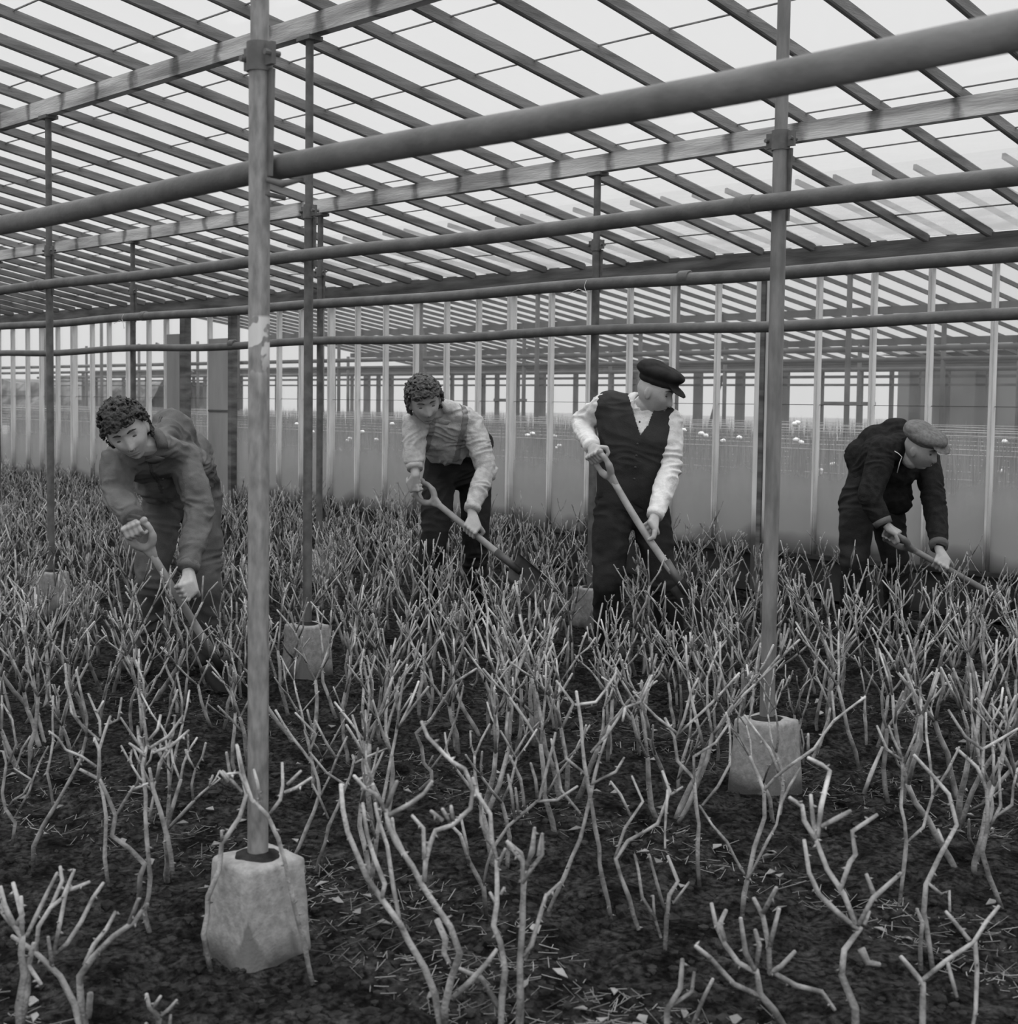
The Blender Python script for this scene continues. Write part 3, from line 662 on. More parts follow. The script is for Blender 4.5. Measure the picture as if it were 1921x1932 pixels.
def person(S):
    g = lambda p: at(p[0], p[1], S['k']+(p[2] if len(p) > 2 else 0))
    J = {n: g(p) for n, p in S['J'].items()}
    lat = (J['shR']-J['shL']).normalized(); hl = J['hipR']-J['hipL']; hl = hl.normalized()
    base = V(((J['anL'].x+J['anR'].x)/2, (J['anL'].y+J['anR'].y)/2, 0))
    T = empty('person', base, S['label'], 'person')
    fr = frame(S['fwd'], S['up']); hc = J['head']
    hw = S.get('hipw', .075); bw = S.get('bulk', 1)
    wl = (lat+hl).normalized()
    # body: one continuous skin surface
    B = MB(); head(B, hc, fr, S.get('hs', 1.0))
    nb_ = hc-fr[2]*.085-fr[1]*.028
    chain(B, [nb_, J['neck']], [.053, .052])
    hull(B, [(J['neck'], .046), (J['shL'], .040), (J['shR'], .040)])
    hull(B, [(J['shL'], .045), (J['shR'], .045), (J['chest']-lat*.06, .085), (J['chest']+lat*.06, .085)])
    hull(B, [(J['chest']-lat*.06, .085), (J['chest']+lat*.06, .085), (J['waist']-wl*.055, .08), (J['waist']+wl*.055, .08)])
    hull(B, [(J['waist']-wl*.055, .08), (J['waist']+wl*.055, .08), (J['hipL'], .075), (J['hipR'], .075)])
    for s_ in 'LR':
        chain(B, [J['sh'+s_], J['el'+s_], J['wr'+s_]], [.044, .035, .0255])
        d_ = (J['wr'+s_]-J['el'+s_]).normalized(); chain(B, [J['wr'+s_]-d_*.07, J['wr'+s_]], [.031, .0245])
        G = S['grip'+s_]; grip(B, J['wr'+s_], g(G['c']), G['axis'], G.get('sgn', 1), G.get('r', .016), G.get('side'))
        chain(B, [J['hip'+s_], J['kn'+s_], J['an'+s_]], [.07, .05, .04])
    body = link('body', remesh(B, .0040, 2), M['skin'], T, True)
    face_bits(hc, fr, T, M[S['browm']], s=S.get('hs', 1.0))
    # trousers
    L = MB()
    hull(L, [(J['waist']-wl*.065*bw, .085), (J['waist']+wl*.065*bw, .085), (J['hipL'], .098), (J['hipR'], .098)]) if S['trtop'] == 'high' else None
    wm = J['waist'].lerp((J['hipL']+J['hipR'])/2, .45)
    hull(L, [(wm-hl*.068*bw, .088), (wm+hl*.068*bw, .088), (J['hipL'], .096), (J['hipR'], .096)])
    for e_ in S.get('xtr', []): hull(L, [(g(e_[:3]), e_[3]), (wm, .09)]); hull(L, [(g(e_[:3]), e_[3]), (J['hipL'].lerp(J['hipR'], e_[4]), .095)])
    for s_ in 'LR':
        kn, an = J['kn'+s_], J['an'+s_]
        chain(L, [J['hip'+s_], J['hip'+s_].lerp(kn, .5), kn, kn.lerp(an, .5), an+V((0, 0, .02))], [.100, .092, .076, .074, .068])
    lm = remesh(L, .0075, 5, wr(S['seed'], .007, 7)); lo = link('trousers', lm, M[S['trm']], T, True)
    for s_ in 'LR':
        Bt = MB(); an = J['an'+s_]; toe = V(S['toe']).normalized(); an0 = V((an.x, an.y, max(.05, an.z-.02)))
        chain(Bt, [an0+V((0, 0, .06)), an0], [.046, .05]); hull(Bt, [(an0-toe*.05-V((0, 0, .01)), .035), (an0, .042), (an0+toe*.17-V((0, 0, .012)), .034)])
        link('boot', remesh(Bt, .008, 2), M['boot'], T, True)
    # shirt / jacket
    Sh = MB(); q = S.get('shr', 1)
    hull(Sh, [(J['neck'], .067), (J['shL'], .058*q), (J['shR'], .058*q)])
    hull(Sh, [(J['shL'], .056*q), (J['shR'], .056*q), (J['chest']-lat*.07*bw, .100), (J['chest']+lat*.07*bw, .100)])
    hull(Sh, [(J['neck'], .055), (J['shL'], .05), (J['shR'], .05), (J['chest']-lat*.06, .095), (J['chest']+lat*.06, .095)])
    hull(Sh, [(J['chest']-lat*.07*bw, .100), (J['chest']+lat*.07*bw, .100), (J['waist']-wl*.062*bw, .090), (J['waist']+wl*.062*bw, .090)])
    for e_ in S.get('xsh', []): hull(Sh, [(g(e_[:3]), e_[3]), (J['chest'], .1)]); hull(Sh, [(g(e_[:3]), e_[3]), (J['waist'], .09)]); hull(Sh, [(g(e_[:3]), e_[3]*.8), (J['neck'], .05)]) if e_[4] else None
    if S.get('hem'): hull(Sh, [(J['waist']-wl*.062*bw, .092), (J['waist']+wl*.062*bw, .092), (wm.lerp((J['hipL']+J['hipR'])/2, .5)-hl*.075, .100), (wm.lerp((J['hipL']+J['hipR'])/2, .5)+hl*.075, .100)])
    for s_ in 'LR':
        sh, el, wr_ = J['sh'+s_], J['el'+s_], J['wr'+s_]; cu = S.get('cuff'+s_, .9); ce_ = el.lerp(wr_, cu)
        chain(Sh, [sh, sh.lerp(el, .5), el, el.lerp(ce_, .5), ce_], [.063*q, .060*q, .053*q, .049*q, .040*q])
    torso_c = J['chest']
    sm = remesh(Sh, .006, S.get('sm', 6), wr(S['seed']+3, S.get('wra', .007), 10))
    so = link(S['topname'], sm, M[S['topm']], T, True)
    for s_ in 'LR':      # cuff band
        el, wr_ = J['el'+s_], J['wr'+s_]; cu = S.get('cuff'+s_, .9); d_ = (wr_-el).normalized(); p = el.lerp(wr_, cu)+d_*.012
        MB().tube([p-d_*.01, p+d_*.022], [.043*q, .039*q], 16, cap=True).build('cuff', M[S.get('cuffm', S['topm'])], T, True)
    if S.get('collar', True):
        nd = (nb_-J['neck']).normalized(); cp = J['neck'].lerp(nb_, .55); a = nd.orthogonal().normalized(); f_ = (fr[1]-nd*fr[1].dot(nd)).normalized(); s2 = nd.cross(f_)
        C = MB(); pts = []
        for i in range(19):
            t = pi/2+.28+(2*pi-.56)*i/18; pts.append(cp+(f_*sin(t)+s2*cos(t))*.064-nd*(.012+.02*max(0, sin(t))))
        vs = []; fs = []
        for i, p in enumerate(pts):
            o_ = (p-cp); o_ = (o_-nd*o_.dot(nd)).normalized()
            vs += [p+nd*.018, p+o_*.020-nd*.028, p+o_*.024-nd*.026, p+nd*.022+o_*.004]
            if i:
                b = (i-1)*4
                for j in range(4): fs.append((b+j, b+(j+1) % 4, b+4+(j+1) % 4, b+4+j))
        fs += [(3, 2, 1, 0), tuple(len(vs)-4+j for j in range(4))]
        C.add(vs, fs).build('collar', M[S.get('collarm', S['topm'])], T, True)
    return T, J, fr, sm, dict(lat=lat, wl=wl, nb=nb_, wm=wm)
def cap_(c, fr, par, m, kind):
    X, Y, Z = fr; mb = MB()
    if kind == 'flat':
        ellip(mb, c+Z*.082-Y*.002, (X, Y, Z), (.105, .132, .052)); ellip(mb, c+Z*.062+Y*.0, (X, Y, Z), (.088, .106, .045))
        ellip(mb, c+Z*.098-Y*.045, (X, Y, Z), (.095, .085, .045))
        ax = (X, (Y*.95-Z*.3).normalized(), (Z*.95+Y*.3).normalized()); ellip(mb, c+Z*.055+Y*.105, ax, (.075, .055, .009))
    else:
        ellip(mb, c+Z*.060, (X, Y, Z), (.086, .106, .038)); ellip(mb, c+Z*.100-Y*.004, (X, Y, Z), (.106, .130, .046)); ellip(mb, c+Z*.112-Y*.045, (X, Y, Z), (.092, .078, .045))
        ax = (X, (Y*.9-Z*.42).normalized(), (Z*.9+Y*.42).normalized()); ellip(mb, c+Z*.045+Y*.108, ax, (.068, .052, .009))
    o = link('cap', remesh(mb, .005, 3, lambda p: .004*noise.noise(p*22)), m, par, True); return o
def spade(top, ang_up, base, label, gripkind='D', r=.0165, m='ash', bend=0, n0=None):
    # wooden D grip, round shaft, steel blade; top = grip end, base = where shaft meets the blade
    top, base = V(top), V(base); d = (base-top).normalized(); L = (base-top).length
    T = empty('spade', base, label, 'spade')
    sd = V(ang_up); sd = (sd-d*sd.dot(d)).normalized(); nn = d.cross(sd)
    G = MB(); w_ = .052
    ring = [top+sd*w_*cos(t)*(1 if sin(t) < 0 else 1-.0*sin(t))+d*(.055+(.05 if sin(t) < 0 else .075)*sin(t)) for t in [2*pi*i/24 for i in range(25)]]
    for i in range(24): hull(G, [(ring[i], .0145 if sin(2*pi*i/24) < .3 else .019), (ring[i+1], .0145 if sin(2*pi*(i+1)/24) < .3 else .019)])
    chain(G, [top-sd*.050+d*.012, top+sd*.050+d*.012], [.0155, .0155])
    hull(G, [(top+d*.125-sd*.022, .014), (top+d*.125+sd*.022, .014), (top+d*.19, .016)])
    link('grip', remesh(G, .004, 3), M[m], T, True)
    s0 = top+d*.17; pts = [s0+(base-s0)*i/10-nn*bend*sin(pi*i/10) for i in range(11)]
    MB().tube(pts, [r*(1+.12*i/10) for i in range(11)], 14).build('shaft', M[m], T, True)
    Bl = MB(); sb = base
    nx_, ny_ = 8, 8; vs = []
    for s_ in (0, 1):
        for j in range(ny_+1):
            for i in range(nx_+1):
                u = i/nx_*2-1; v_ = j/ny_; p = sb+d*(.02+.27*v_)+sd*u*(.085-.01*v_)+nn*(.016*u*u-.008*v_+.003*s_); vs.append(p)
    fs = []; o_ = (nx_+1)*(ny_+1)
    for j in range(ny_):
        for i in range(nx_):
            a = j*(nx_+1)+i; fs += [(a, a+nx_+1, a+nx_+2, a+1), (o_+a, o_+a+1, o_+a+nx_+2, o_+a+nx_+1)]
    for j in range(ny_):
        for i in (0, nx_): a = j*(nx_+1)+i; fs.append((a, a+o_, a+o_+nx_+1, a+nx_+1))
    for i in range(nx_):
        for j in (0, ny_): a = j*(nx_+1)+i; fs.append((a, a+1, a+1+o_, a+o_))
    Bl.add(vs, fs).build('blade', M['blade'], T, True)
    MB().tube([sb-d*.10, sb+d*.08], [r*1.35, r*1.1], 14).build('socket', M['blade'], T, True)
    return T

# --- leftmost man
k1 = 6.2
A1 = at(352, 1150, k1-.25)-at(262, 1000, k1-.35)
s1t, s1b = at(250, 985, k1-.36), at(404, 1238, k1-.12)
T, J, fr, sm, X_ = person(dict(k=k1, seed=1, label='dark curly-haired man in grey work clothes stooping at the left, hands on a spade',
    J=dict(head=(241, 815, -.30), neck=(292, 838, -.14), shL=(221, 872, -.12), shR=(350, 868, .02), chest=(304, 868, .06), waist=(345, 885, .30), hipL=(304, 955, .32), hipR=(382, 938, .48),
           elL=(222, 935, -.22), wrL=(251, 976, -.36), elR=(378, 968, -.08), wrR=(355, 1068, -.24),
           knL=(285, 1100, .15), anL=(262, 1262, .35), knR=(385, 1110, .25), anR=(394, 1275, .5)),
    fwd=cv(.22, -.44, -.87), up=cv(-.30, .82, -.45), hs=1.07, browm='hair', trm='denim2', topm='denim', topname='jacket', trtop='high', hem=True, toe=cv(-.1, 0, -1), bulk=1.15, shr=1.22, cuffL=.93, cuffR=.95, xsh=[(325, 812, .14, .105, 1), (362, 852, .34, .10, 0), (296, 912, .16, .10, 0)],
    gripL=dict(c=(257, 1002, -.36), axis=cv(.8, .35, -.1), sgn=1, r=.014), gripR=dict(c=(352, 1112, -.29), axis=A1, sgn=1, side=cv(.3, .2, -1))))
curls(J['head'], fr, T, M['hair'], 1)
pick(sm, lambda c, n: n.dot(FW) < -.1 and abs((c-J['chest']).dot(RT)+.0) < .005 and c.z > J['waist'].z-.1 and c.z < J['chest'].z+.2, .003, 'front_placket', M['denim2'], T)
for dy in (0, 1, 2):
    mb = MB(); ellip(mb, at(307, 922+dy*-18, k1-.06), (RT, UP, FW), (.007, .007, .004)); mb.build('button', M['button'], T, True)
spade(s1t, cv(.8, .35, -.1), s1b, 'spade held by the stooping curly-haired man at left', m='ash')
# --- man in braces
k2 = 7.8
s2t, s2b = at(786, 918, k2-.12), at(962, 1062, k2-.34)
T, J, fr, sm, X_ = person(dict(k=k2, seed=2, label='curly-haired man in a pale shirt with braces and black trousers, bent over a spade',
    J=dict(head=(801, 758, -.22), neck=(842, 775, -.06), shL=(784, 798, -.10), shR=(890, 800, .02), chest=(838, 818, .06), waist=(856, 852, .22), hipL=(830, 903, .25), hipR=(896, 888, .38),
           elL=(781, 858, -.16), wrL=(784, 898, -.22), elR=(919, 885, -.06), wrR=(890, 962, -.22),
           knL=(818, 1030, .10), anL=(800, 1170, .30), knR=(897, 1020, .28), anR=(898, 1160, .5)),
    fwd=cv(.24, -.46, -.85), up=cv(-.10, .88, -.46), hs=1.07, browm='hair2', trm='black', topm='shirt', topname='shirt', trtop='high', toe=cv(-.1, 0, -1), bulk=1.2, shr=1.14, xtr=[(903, 838, .42, .092, .9)], xsh=[(872, 798, .12, .10, 1), (848, 846, .14, .105, 0)], cuffL=.45, cuffR=.90, collarm='shirt',
    gripL=dict(c=(783, 916, -.18), axis=cv(-.3, .9, .1), sgn=1, r=.013, side=cv(-1, .2, -.3)), gripR=dict(c=(893, 1000, -.26), axis=s2b-s2t, sgn=1, side=cv(.3, .5, -1))))
curls(J['head'], fr, T, M['hair2'], 2)
def strap(sgn):
    p0 = J['neck']+X_['lat']*sgn*.085
    return lambda c, n: abs((c-p0).dot(X_['lat'])-sgn*.01) < .016 and abs((c-J['chest']).dot(X_['lat'])) < .14 and c.z > J['waist'].z-.05 and n.dot(X_['lat']*sgn) < .8
pick(sm, strap(1), .004, 'brace', M['brace'], T); pick(sm, strap(-1), .004, 'brace', M['brace'], T)
spade(s2t, cv(-.35, .9, .1), s2b, 'spade with a wide wooden grip held by the man in braces', m='ash', r=.0175)
# --- man in waistcoat
k3 = 6.8
s3t, s3b = at(1124, 856, k3-.18), at(1278, 1092, k3-.34)
T, J, fr, sm, X_ = person(dict(k=k3, seed=3, label='older man in a black cap, white shirt and dark waistcoat digging with a spade',
    J=dict(head=(1236, 740, -.03), neck=(1207, 770, .03), shL=(1142, 766, .05), shR=(1263, 795, .0), chest=(1202, 825, .03), waist=(1190, 895, .04), hipL=(1157, 965, .04), hipR=(1226, 962, .08),
           elL=(1096, 798, .22), wrL=(1117, 843, -.06), elR=(1266, 885, -.04), wrR=(1236, 972, -.22),
           knL=(1146, 1100, -.06), anL=(1150, 1235, .2), knR=(1250, 1095, .0), anR=(1272, 1235, .25)),
    fwd=cv(.84, -.36, -.40), up=cv(.26, .92, -.2), browm='hair2', trm='black', topm='shirt2', topname='shirt', trtop='high', toe=cv(.3, 0, -1), bulk=1.1, shr=1.04, cuffL=.93, cuffR=.92,
    gripL=dict(c=(1130, 860, -.16), axis=cv(.5, .3, -.8), sgn=1, r=.015, side=cv(-.7, .5, -.4)), gripR=dict(c=(1222, 1000, -.28), axis=s3b-s3t, sgn=-1, side=cv(.6, .2, -.6))))
cap_(J['head'], fr, T, M['capblack'], 'soft')
# waistcoat: its own garment over the shirt, with a V neck
Vm = MB(); lat, wl = X_['lat'], X_['wl']
hull(Vm, [(J['neck']-lat*.065-V((0,0,.02)), .078), (J['neck']+lat*.065-V((0,0,.02)), .078), (J['chest']-lat*.085, .113), (J['chest']+lat*.085, .113)])
hull(Vm, [(J['shL']+lat*.030, .088), (J['shR']-lat*.028, .076), (J['chest']-lat*.085, .113), (J['chest']+lat*.085, .113)])
hull(Vm, [(J['chest']-lat*.085, .113), (J['chest']+lat*.085, .113), (J['waist']-wl*.073, .100), (J['waist']+wl*.073, .100)])
hull(Vm, [(J['waist']-wl*.073, .100), (J['waist']+wl*.073, .100), (J['hipL'].lerp(J['hipR'], .1)+V((0, 0, .04)), .103), (J['hipL'].lerp(J['hipR'], .9)+V((0, 0, .04)), .103)])
vm = remesh(Vm, .0055, 4, wr(8, .004, 7))
vb = at(1205, 822, k3)
def keep(c, n):
    q = c-vb; x_ = q.dot(RT); z_ = q.dot(UP)
    # the open V runs from the throat down to a point on the breast
    return not (n.dot(FW) < .25 and z_ > 0 and -.27*z_-.0 < x_ < .40*z_+.02*min(1, z_/.05) and (c-J['chest']).dot(FW) < .05)
pick(vm, keep, .0, 'waistcoat', M['vest'], T)
for z_ in (0, 1, 2, 3):
    mb = MB(); ellip(mb, at(1203-z_*2, 838+z_*22, k3-.115), (RT, UP, FW), (.0065, .0065, .004)); mb.build('button', M['button'], T, True)
mb = MB(); ellip(mb, at(1207, 796, k3-.10), (RT, UP, FW), (.005, .005, .003)); mb.build('button', M['button'], T, True)
spade(s3t, cv(.35, .3, -.9), s3b, 'long-shafted spade held by the man in the dark waistcoat', m='ash', bend=-.012)
# --- stooping man in black
k4 = 7.7
s4t, s4b = at(1672, 1008, k4-.28), at(1898, 1136, k4-.42)
T, J, fr, sm, X_ = person(dict(k=k4, seed=4, label='man in a grey flat cap and black jersey bent double at the right, digging',
    J=dict(head=(1738, 846, -.20), neck=(1700, 838, -.06), shL=(1668, 850, -.17), shR=(1748, 868, .12), chest=(1675, 858, .02), waist=(1645, 898, .10), hipL=(1616, 950, .02), hipR=(1672, 952, .18),
           elL=(1640, 935, -.26), wrL=(1664, 982, -.30), elR=(1764, 955, -.08), wrR=(1772, 1036, -.30),
           knL=(1612, 1065, -.10), anL=(1608, 1195, .08), knR=(1690, 1060, .10), anR=(1694, 1190, .22)),
    fwd=cv(.72, -.44, -.55), up=cv(.12, .9, -.4), browm='hair2', trm='black', topm='knit', topname='jersey', trtop='high', hem=True, toe=cv(.7, 0, -.8), bulk=1.25, shr=1.25, xsh=[(1690, 824, .06, .112, 1), (1655, 838, .06, .115, 1), (1692, 885, .04, .125, 0), (1688, 940, .12, .11, 0), (1628, 862, .08, .108, 0)], cuffL=.96, cuffR=.86, cuffm='denim', wra=.005, sm=34,
    gripL=dict(c=(1680, 1010, -.30), axis=s4b-s4t, sgn=-1, r=.015, side=cv(.2, .6, -.8)), gripR=dict(c=(1776, 1064, -.34), axis=s4b-s4t, sgn=1, side=cv(.1, .4, -1))))
cap_(J['head'], fr, T, M['capgrey'], 'flat')
mb = MB()
mb.tube([at(1688, 851, k4-.30), at(1696, 856, k4-.31), at(1702, 862, k4-.31), at(1698, 872, k4-.31), at(1693, 892, k4-.28)], .0022, 5)
mb.build('neck_cord', M['wire'], T, True)
spade(s4t, cv(.3, .3, -.9), s4b, 'spade held by the man in the grey flat cap at right', m='ashdark')
# ------------------------------------------------------------ rose bushes
rnd = random.Random(21); ICO1 = ico(1)
def cane_tube(mb, pts, r0, r1, sides=7, thorns=True, rr=rnd):
    # resample with small kinks and swollen nodes
    out = []; rad = []; L = sum((pts[i+1]-pts[i]).length for i in range(len(pts)-1)); s = 0
    for i in range(len(pts)-1):
        a, b = pts[i], pts[i+1]; d = (b-a); l = d.length; n = max(1, int(l/.042))
        for j in range(n):
            t = j/n; f = (s+l*t)/max(L, 1e-6); q = a+d*t
            if (i or j): q = q+V((rr.uniform(-1, 1), rr.uniform(-1, 1), rr.uniform(-1, 1)))*.0034
            out.append(q); rad.append((r0+(r1-r0)*f)*(1.22 if j == 0 and i else rr.uniform(.92, 1.1)))
        s += l
    out.append(pts[-1]); rad.append(r1*1.12)
    out.append(pts[-1]+(pts[-1]-pts[-2]).normalized()*.002); rad.append(r1*.8)
    mb.tube(out, rad, sides)
    if thorns:
        for i in range(len(out)-2):
            n = 1 if rr.random() < .7 else (2 if rr.random() < .5 else 0)
            for _ in range(n):
                a, b = out[i], out[i+1]; d = (b-a)
                if d.length < .004: continue
                p = a+d*rr.random(); d = d.normalized(); o = d.orthogonal().normalized(); o.rotate(Matrix.Rotation(rr.uniform(0, 6.28), 3, d)); c = d.cross(o)
                r = rad[i]; h = rr.uniform(.006, .011); w_ = h*.40
                B = [p+o*r*.8+d*w_, p+o*r*.8-d*w_*1.1, p+o*r*.75+c*w_*.5, p+o*r*.75-c*w_*.5]
                mb.add(B+[p+o*(r+h)-d*h*.25], [(0, 2, 4), (2, 1, 4), (1, 3, 4), (3, 0, 4), (0, 3, 1, 2)])
def grow(mb, p, d, r, L, depth, sides, thorns, rr, hmax):
    # one shoot: zigzag from node to node, then fork into shorter shoots, all cut off square
    pts = [p]; n = max(2, int(L/.06)); dd = V(d)
    for i in range(n):
        dd = (dd+V((rr.uniform(-.28, .28), rr.uniform(-.28, .28), rr.uniform(.0, .30)))).normalized()
        pts.append(pts[-1]+dd*L/n)
    r1 = max(.0028, r*.74); cane_tube(mb, pts, r, r1, sides, thorns, rr)
    if depth > 0 and pts[-1].z < hmax:
        k = rr.choice((2, 2, 2, 3)); a0 = rr.uniform(0, 6.28)
        for j in range(k):
            a = a0+j*6.28/k+rr.uniform(-.5, .5); sp = rr.uniform(.35, .75)
            nd = (dd+V((cos(a), sin(a), .15))*sp).normalized()
            grow(mb, pts[-1]-dd*.004, nd, r1*rr.uniform(.75, .95), L*rr.uniform(.45, .85), depth-1, sides, thorns, rr, hmax)
        if len(pts) > 3 and rr.random() < .4:
            i = rr.randint(1, len(pts)-2); a = rr.uniform(0, 6.28)
            grow(mb, pts[i], (dd*.6+V((cos(a), sin(a), .3))).normalized(), r1*.75, L*.5, depth-2, sides, thorns, rr, hmax)
def variant(seed, sides, thorns, H=.56):
    rr = random.Random(seed); canes = []
    nC = rr.choice((1, 2, 2, 3)); a0 = rr.uniform(0, 6.28)
    for j in range(nC):
        mb = MB(); a = a0+j*6.28/nC+rr.uniform(-.6, .6); ln = rr.uniform(.18, .55)
        grow(mb, V((cos(a)*.02, sin(a)*.02, -.03)), V((cos(a)*ln, sin(a)*ln, 1)).normalized(), rr.uniform(.0062, .0085), H*rr.uniform(.40, .56), 2 if rr.random() < .75 else 3, sides, thorns, rr, H*.86)
        canes.append(mb)
    return canes
def place_parts(root, meshes, m):
    for me in meshes:
        o = bpy.data.objects.new('cane', me); COL.objects.link(o); o.parent = root
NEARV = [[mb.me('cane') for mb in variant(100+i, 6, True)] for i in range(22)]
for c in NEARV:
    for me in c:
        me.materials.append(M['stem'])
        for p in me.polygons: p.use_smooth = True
MIDV = []
for i in range(24):
    tot = MB()
    for mb in variant(300+i, 4, True, .55): tot.add(mb.v, mb.f)
    me = tot.me('rose_bush'); me.materials.append(M['stem'])
    for p in me.polygons: p.use_smooth = True
    MIDV.append(me)

# --- traced near bushes: (crop scale, ox, oy), foot depth, cane list of polylines; pixels of the crop
def hero(name_label, crop, foot, canes, rbase=.0062, seed=0, dark=False):
    s, ox, oy = crop; rr = random.Random(seed+900)
    fx, fy = ox+foot[0]/s, oy+foot[1]/s
    kb = CH/(-(ray(fx, fy).z)); base = at(fx, fy, kb)
    T = empty('rose_bush', base, name_label, 'rose bush', 'pruned rose bushes in the foreground')
    for ci, cane in enumerate(canes):
        tl = rr.uniform(-.16, .22); mb = MB(); memo = {}
        for bi, poly in enumerate(cane):
            pts = []; ex = 0 if bi == 0 else rr.uniform(-.12, .12); p0 = poly[0]
            for (x, y) in poly:
                px, py = ox+x/s, oy+y/s; hgt = (fy-py)/600.0
                dd = math.hypot(x-p0[0], y-p0[1])/s/600.0
                pts.append(at(px, py, kb+tl*hgt+ex*dd*2))
            th = cane[0] is poly; rb = rbase*.92
            r0 = rb if th else rb*.66; r1 = rb*.58 if th else rb*.46
            if th and len(pts) == 2: r1 = rbase*.8
            cane_tube(mb, pts, r0, r1, 8, True, rr)
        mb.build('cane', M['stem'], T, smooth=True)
    return base
CA = (2.64, 0, 1200); CB = (2.64, 1440, 1200); CC = (2.791, 620, 1240); C7 = (2.0, 0, 1240); C8 = (2.0, 960, 1240)
HB_ = []
HB_.append(hero('big rose bush at the bottom left corner, thick trunk leaning into two sprays', CA, (100, 2010), [
    [[(100, 2010), (95, 1850), (120, 1700), (105, 1580), (110, 1500), (60, 1420), (30, 1340), (0, 1250)], [(110, 1500), (100, 1400), (105, 1300)], [(80, 1440), (120, 1400), (65, 1230)], [(60, 1440), (10, 1370), (0, 1340)]],
    [[(100, 1950), (135, 1760), (140, 1640), (160, 1600), (170, 1530)], [(140, 1640), (205, 1735)]]], .0085, 1))
HB_.append(hero('rose bush at the bottom left with long arched shoots reaching right', CA, (420, 2000), [
    [[(420, 2000), (400, 1920), (370, 1830), (300, 1700), (220, 1620), (160, 1560), (60, 1495)], [(260, 1650), (240, 1500)], [(180, 1570), (200, 1440), (260, 1360), (310, 1300), (370, 1165)], [(130, 1500), (190, 1400), (240, 1280), (285, 1180)], [(250, 1360), (320, 1220), (300, 1150)], [(330, 1270), (370, 1255), (445, 1225)], [(265, 1600), (300, 1430), (320, 1300), (340, 1250)], [(270, 1590), (340, 1530), (400, 1420), (460, 1300), (515, 1230)]],
    [[(430, 1960), (400, 1800), (400, 1690), (460, 1600), (560, 1500), (660, 1420), (735, 1335)], [(420, 1640), (470, 1540), (530, 1460), (575, 1375)], [(645, 1430), (690, 1310)]],
    [[(440, 1900), (450, 1780)]]], .0075, 2))
HB_.append(hero('low stub of a rose bush at the bottom edge, left of the nearest post foot', CA, (770, 2080), [
    [[(770, 2080), (800, 1895), (750, 1840), (730, 1785)], [(765, 1850), (800, 1795)], [(800, 1895), (840, 1860), (880, 1815)], [(730, 1930), (700, 2000)], [(845, 1940), (850, 1890)]]], .0065, 3))
HB_.append(hero('tall upright rose bush left of the nearest post foot, single thick stem', CA, (745, 1480), [
    [[(745, 1480), (720, 1380), (745, 1200), (735, 1000), (725, 800), (715, 640), (735, 540)], [(725, 600), (690, 570), (645, 535)], [(715, 580), (690, 520), (685, 450)], [(735, 550), (720, 450), (705, 340)], [(740, 520), (790, 460), (800, 395)], [(745, 560), (840, 500), (910, 400)], [(760, 580), (850, 550), (940, 470)]],
    [[(860, 1185), (830, 1000), (800, 870), (770, 760), (745, 660)], [(780, 720), (800, 640), (830, 570)], [(745, 900), (765, 800)]],
    [[(690, 1360), (700, 1200), (715, 1140), (640, 1060), (560, 990), (575, 900), (530, 790), (490, 720), (400, 665)], [(575, 900), (620, 830), (665, 750)], [(665, 765), (735, 735)], [(490, 730), (500, 640), (490, 560), (470, 510)]]], .0066, 4))
HB_.append(hero('rose bush with a forked crown, second from the left of the nearest post', CA, (540, 1250), [
    [[(540, 1250), (520, 1100), (525, 900), (495, 700), (490, 560), (530, 460), (550, 400)], [(495, 520), (400, 440), (360, 380), (325, 230)], [(540, 440), (590, 420), (605, 310)], [(500, 500), (495, 420), (440, 290)], [(485, 380), (515, 325)], [(480, 650), (400, 600), (330, 560), (290, 510), (245, 475)]]], .0058, 5))
HB_.append(hero('slanting rose bush with a swollen foot standing in the dark dug soil at left', CA, (165, 1170), [
    [[(165, 1170), (170, 1050), (220, 940), (280, 840), (350, 710), (400, 610), (430, 500)], [(430, 500), (425, 400), (410, 280), (380, 170)], [(430, 480), (375, 400), (330, 230), (325, 140)], [(265, 850), (235, 680), (260, 520), (265, 300)]]], .0062, 6))
HB_.append(hero('short crooked rose bush close to the left edge, with a curled foot', CA, (60, 1045), [
    [[(60, 1045), (80, 930), (30, 860), (10, 780), (35, 640), (20, 575), (0, 575)], [(75, 900), (150, 780), (200, 620), (240, 550)], [(45, 850), (70, 820), (120, 780), (155, 715), (70, 660)], [(40, 640), (75, 540), (60, 410), (10, 330)], [(80, 660), (110, 560), (150, 500)]]], .0056, 7))
HB_.append(hero('rose bush rising against the left side of the nearest concrete foot', C7, (795, 1185), [
    [[(795, 1185), (775, 1050), (785, 900), (825, 800), (838, 700), (860, 670), (905, 600), (925, 520), (910, 420), (893, 330)], [(915, 510), (870, 460), (840, 430)], [(838, 700), (836, 655)], [(870, 455), (855, 360)], [(860, 470), (830, 430)]]], .0066, 8))
HB_.append(hero('long straight rose stem crossing in front of the nearest concrete foot', C7, (1180, 1235), [
    [[(1180, 1235), (1145, 1080), (1095, 870), (1050, 680), (1010, 590), (950, 530), (920, 450), (895, 335)], [(1020, 590), (1055, 540), (1070, 480), (1065, 400)], [(1075, 510), (1120, 490), (1175, 455)], [(985, 550), (975, 470), (958, 425)], [(1085, 480), (1135, 430)], [(935, 510), (905, 440), (860, 440)]]], .0062, 9))
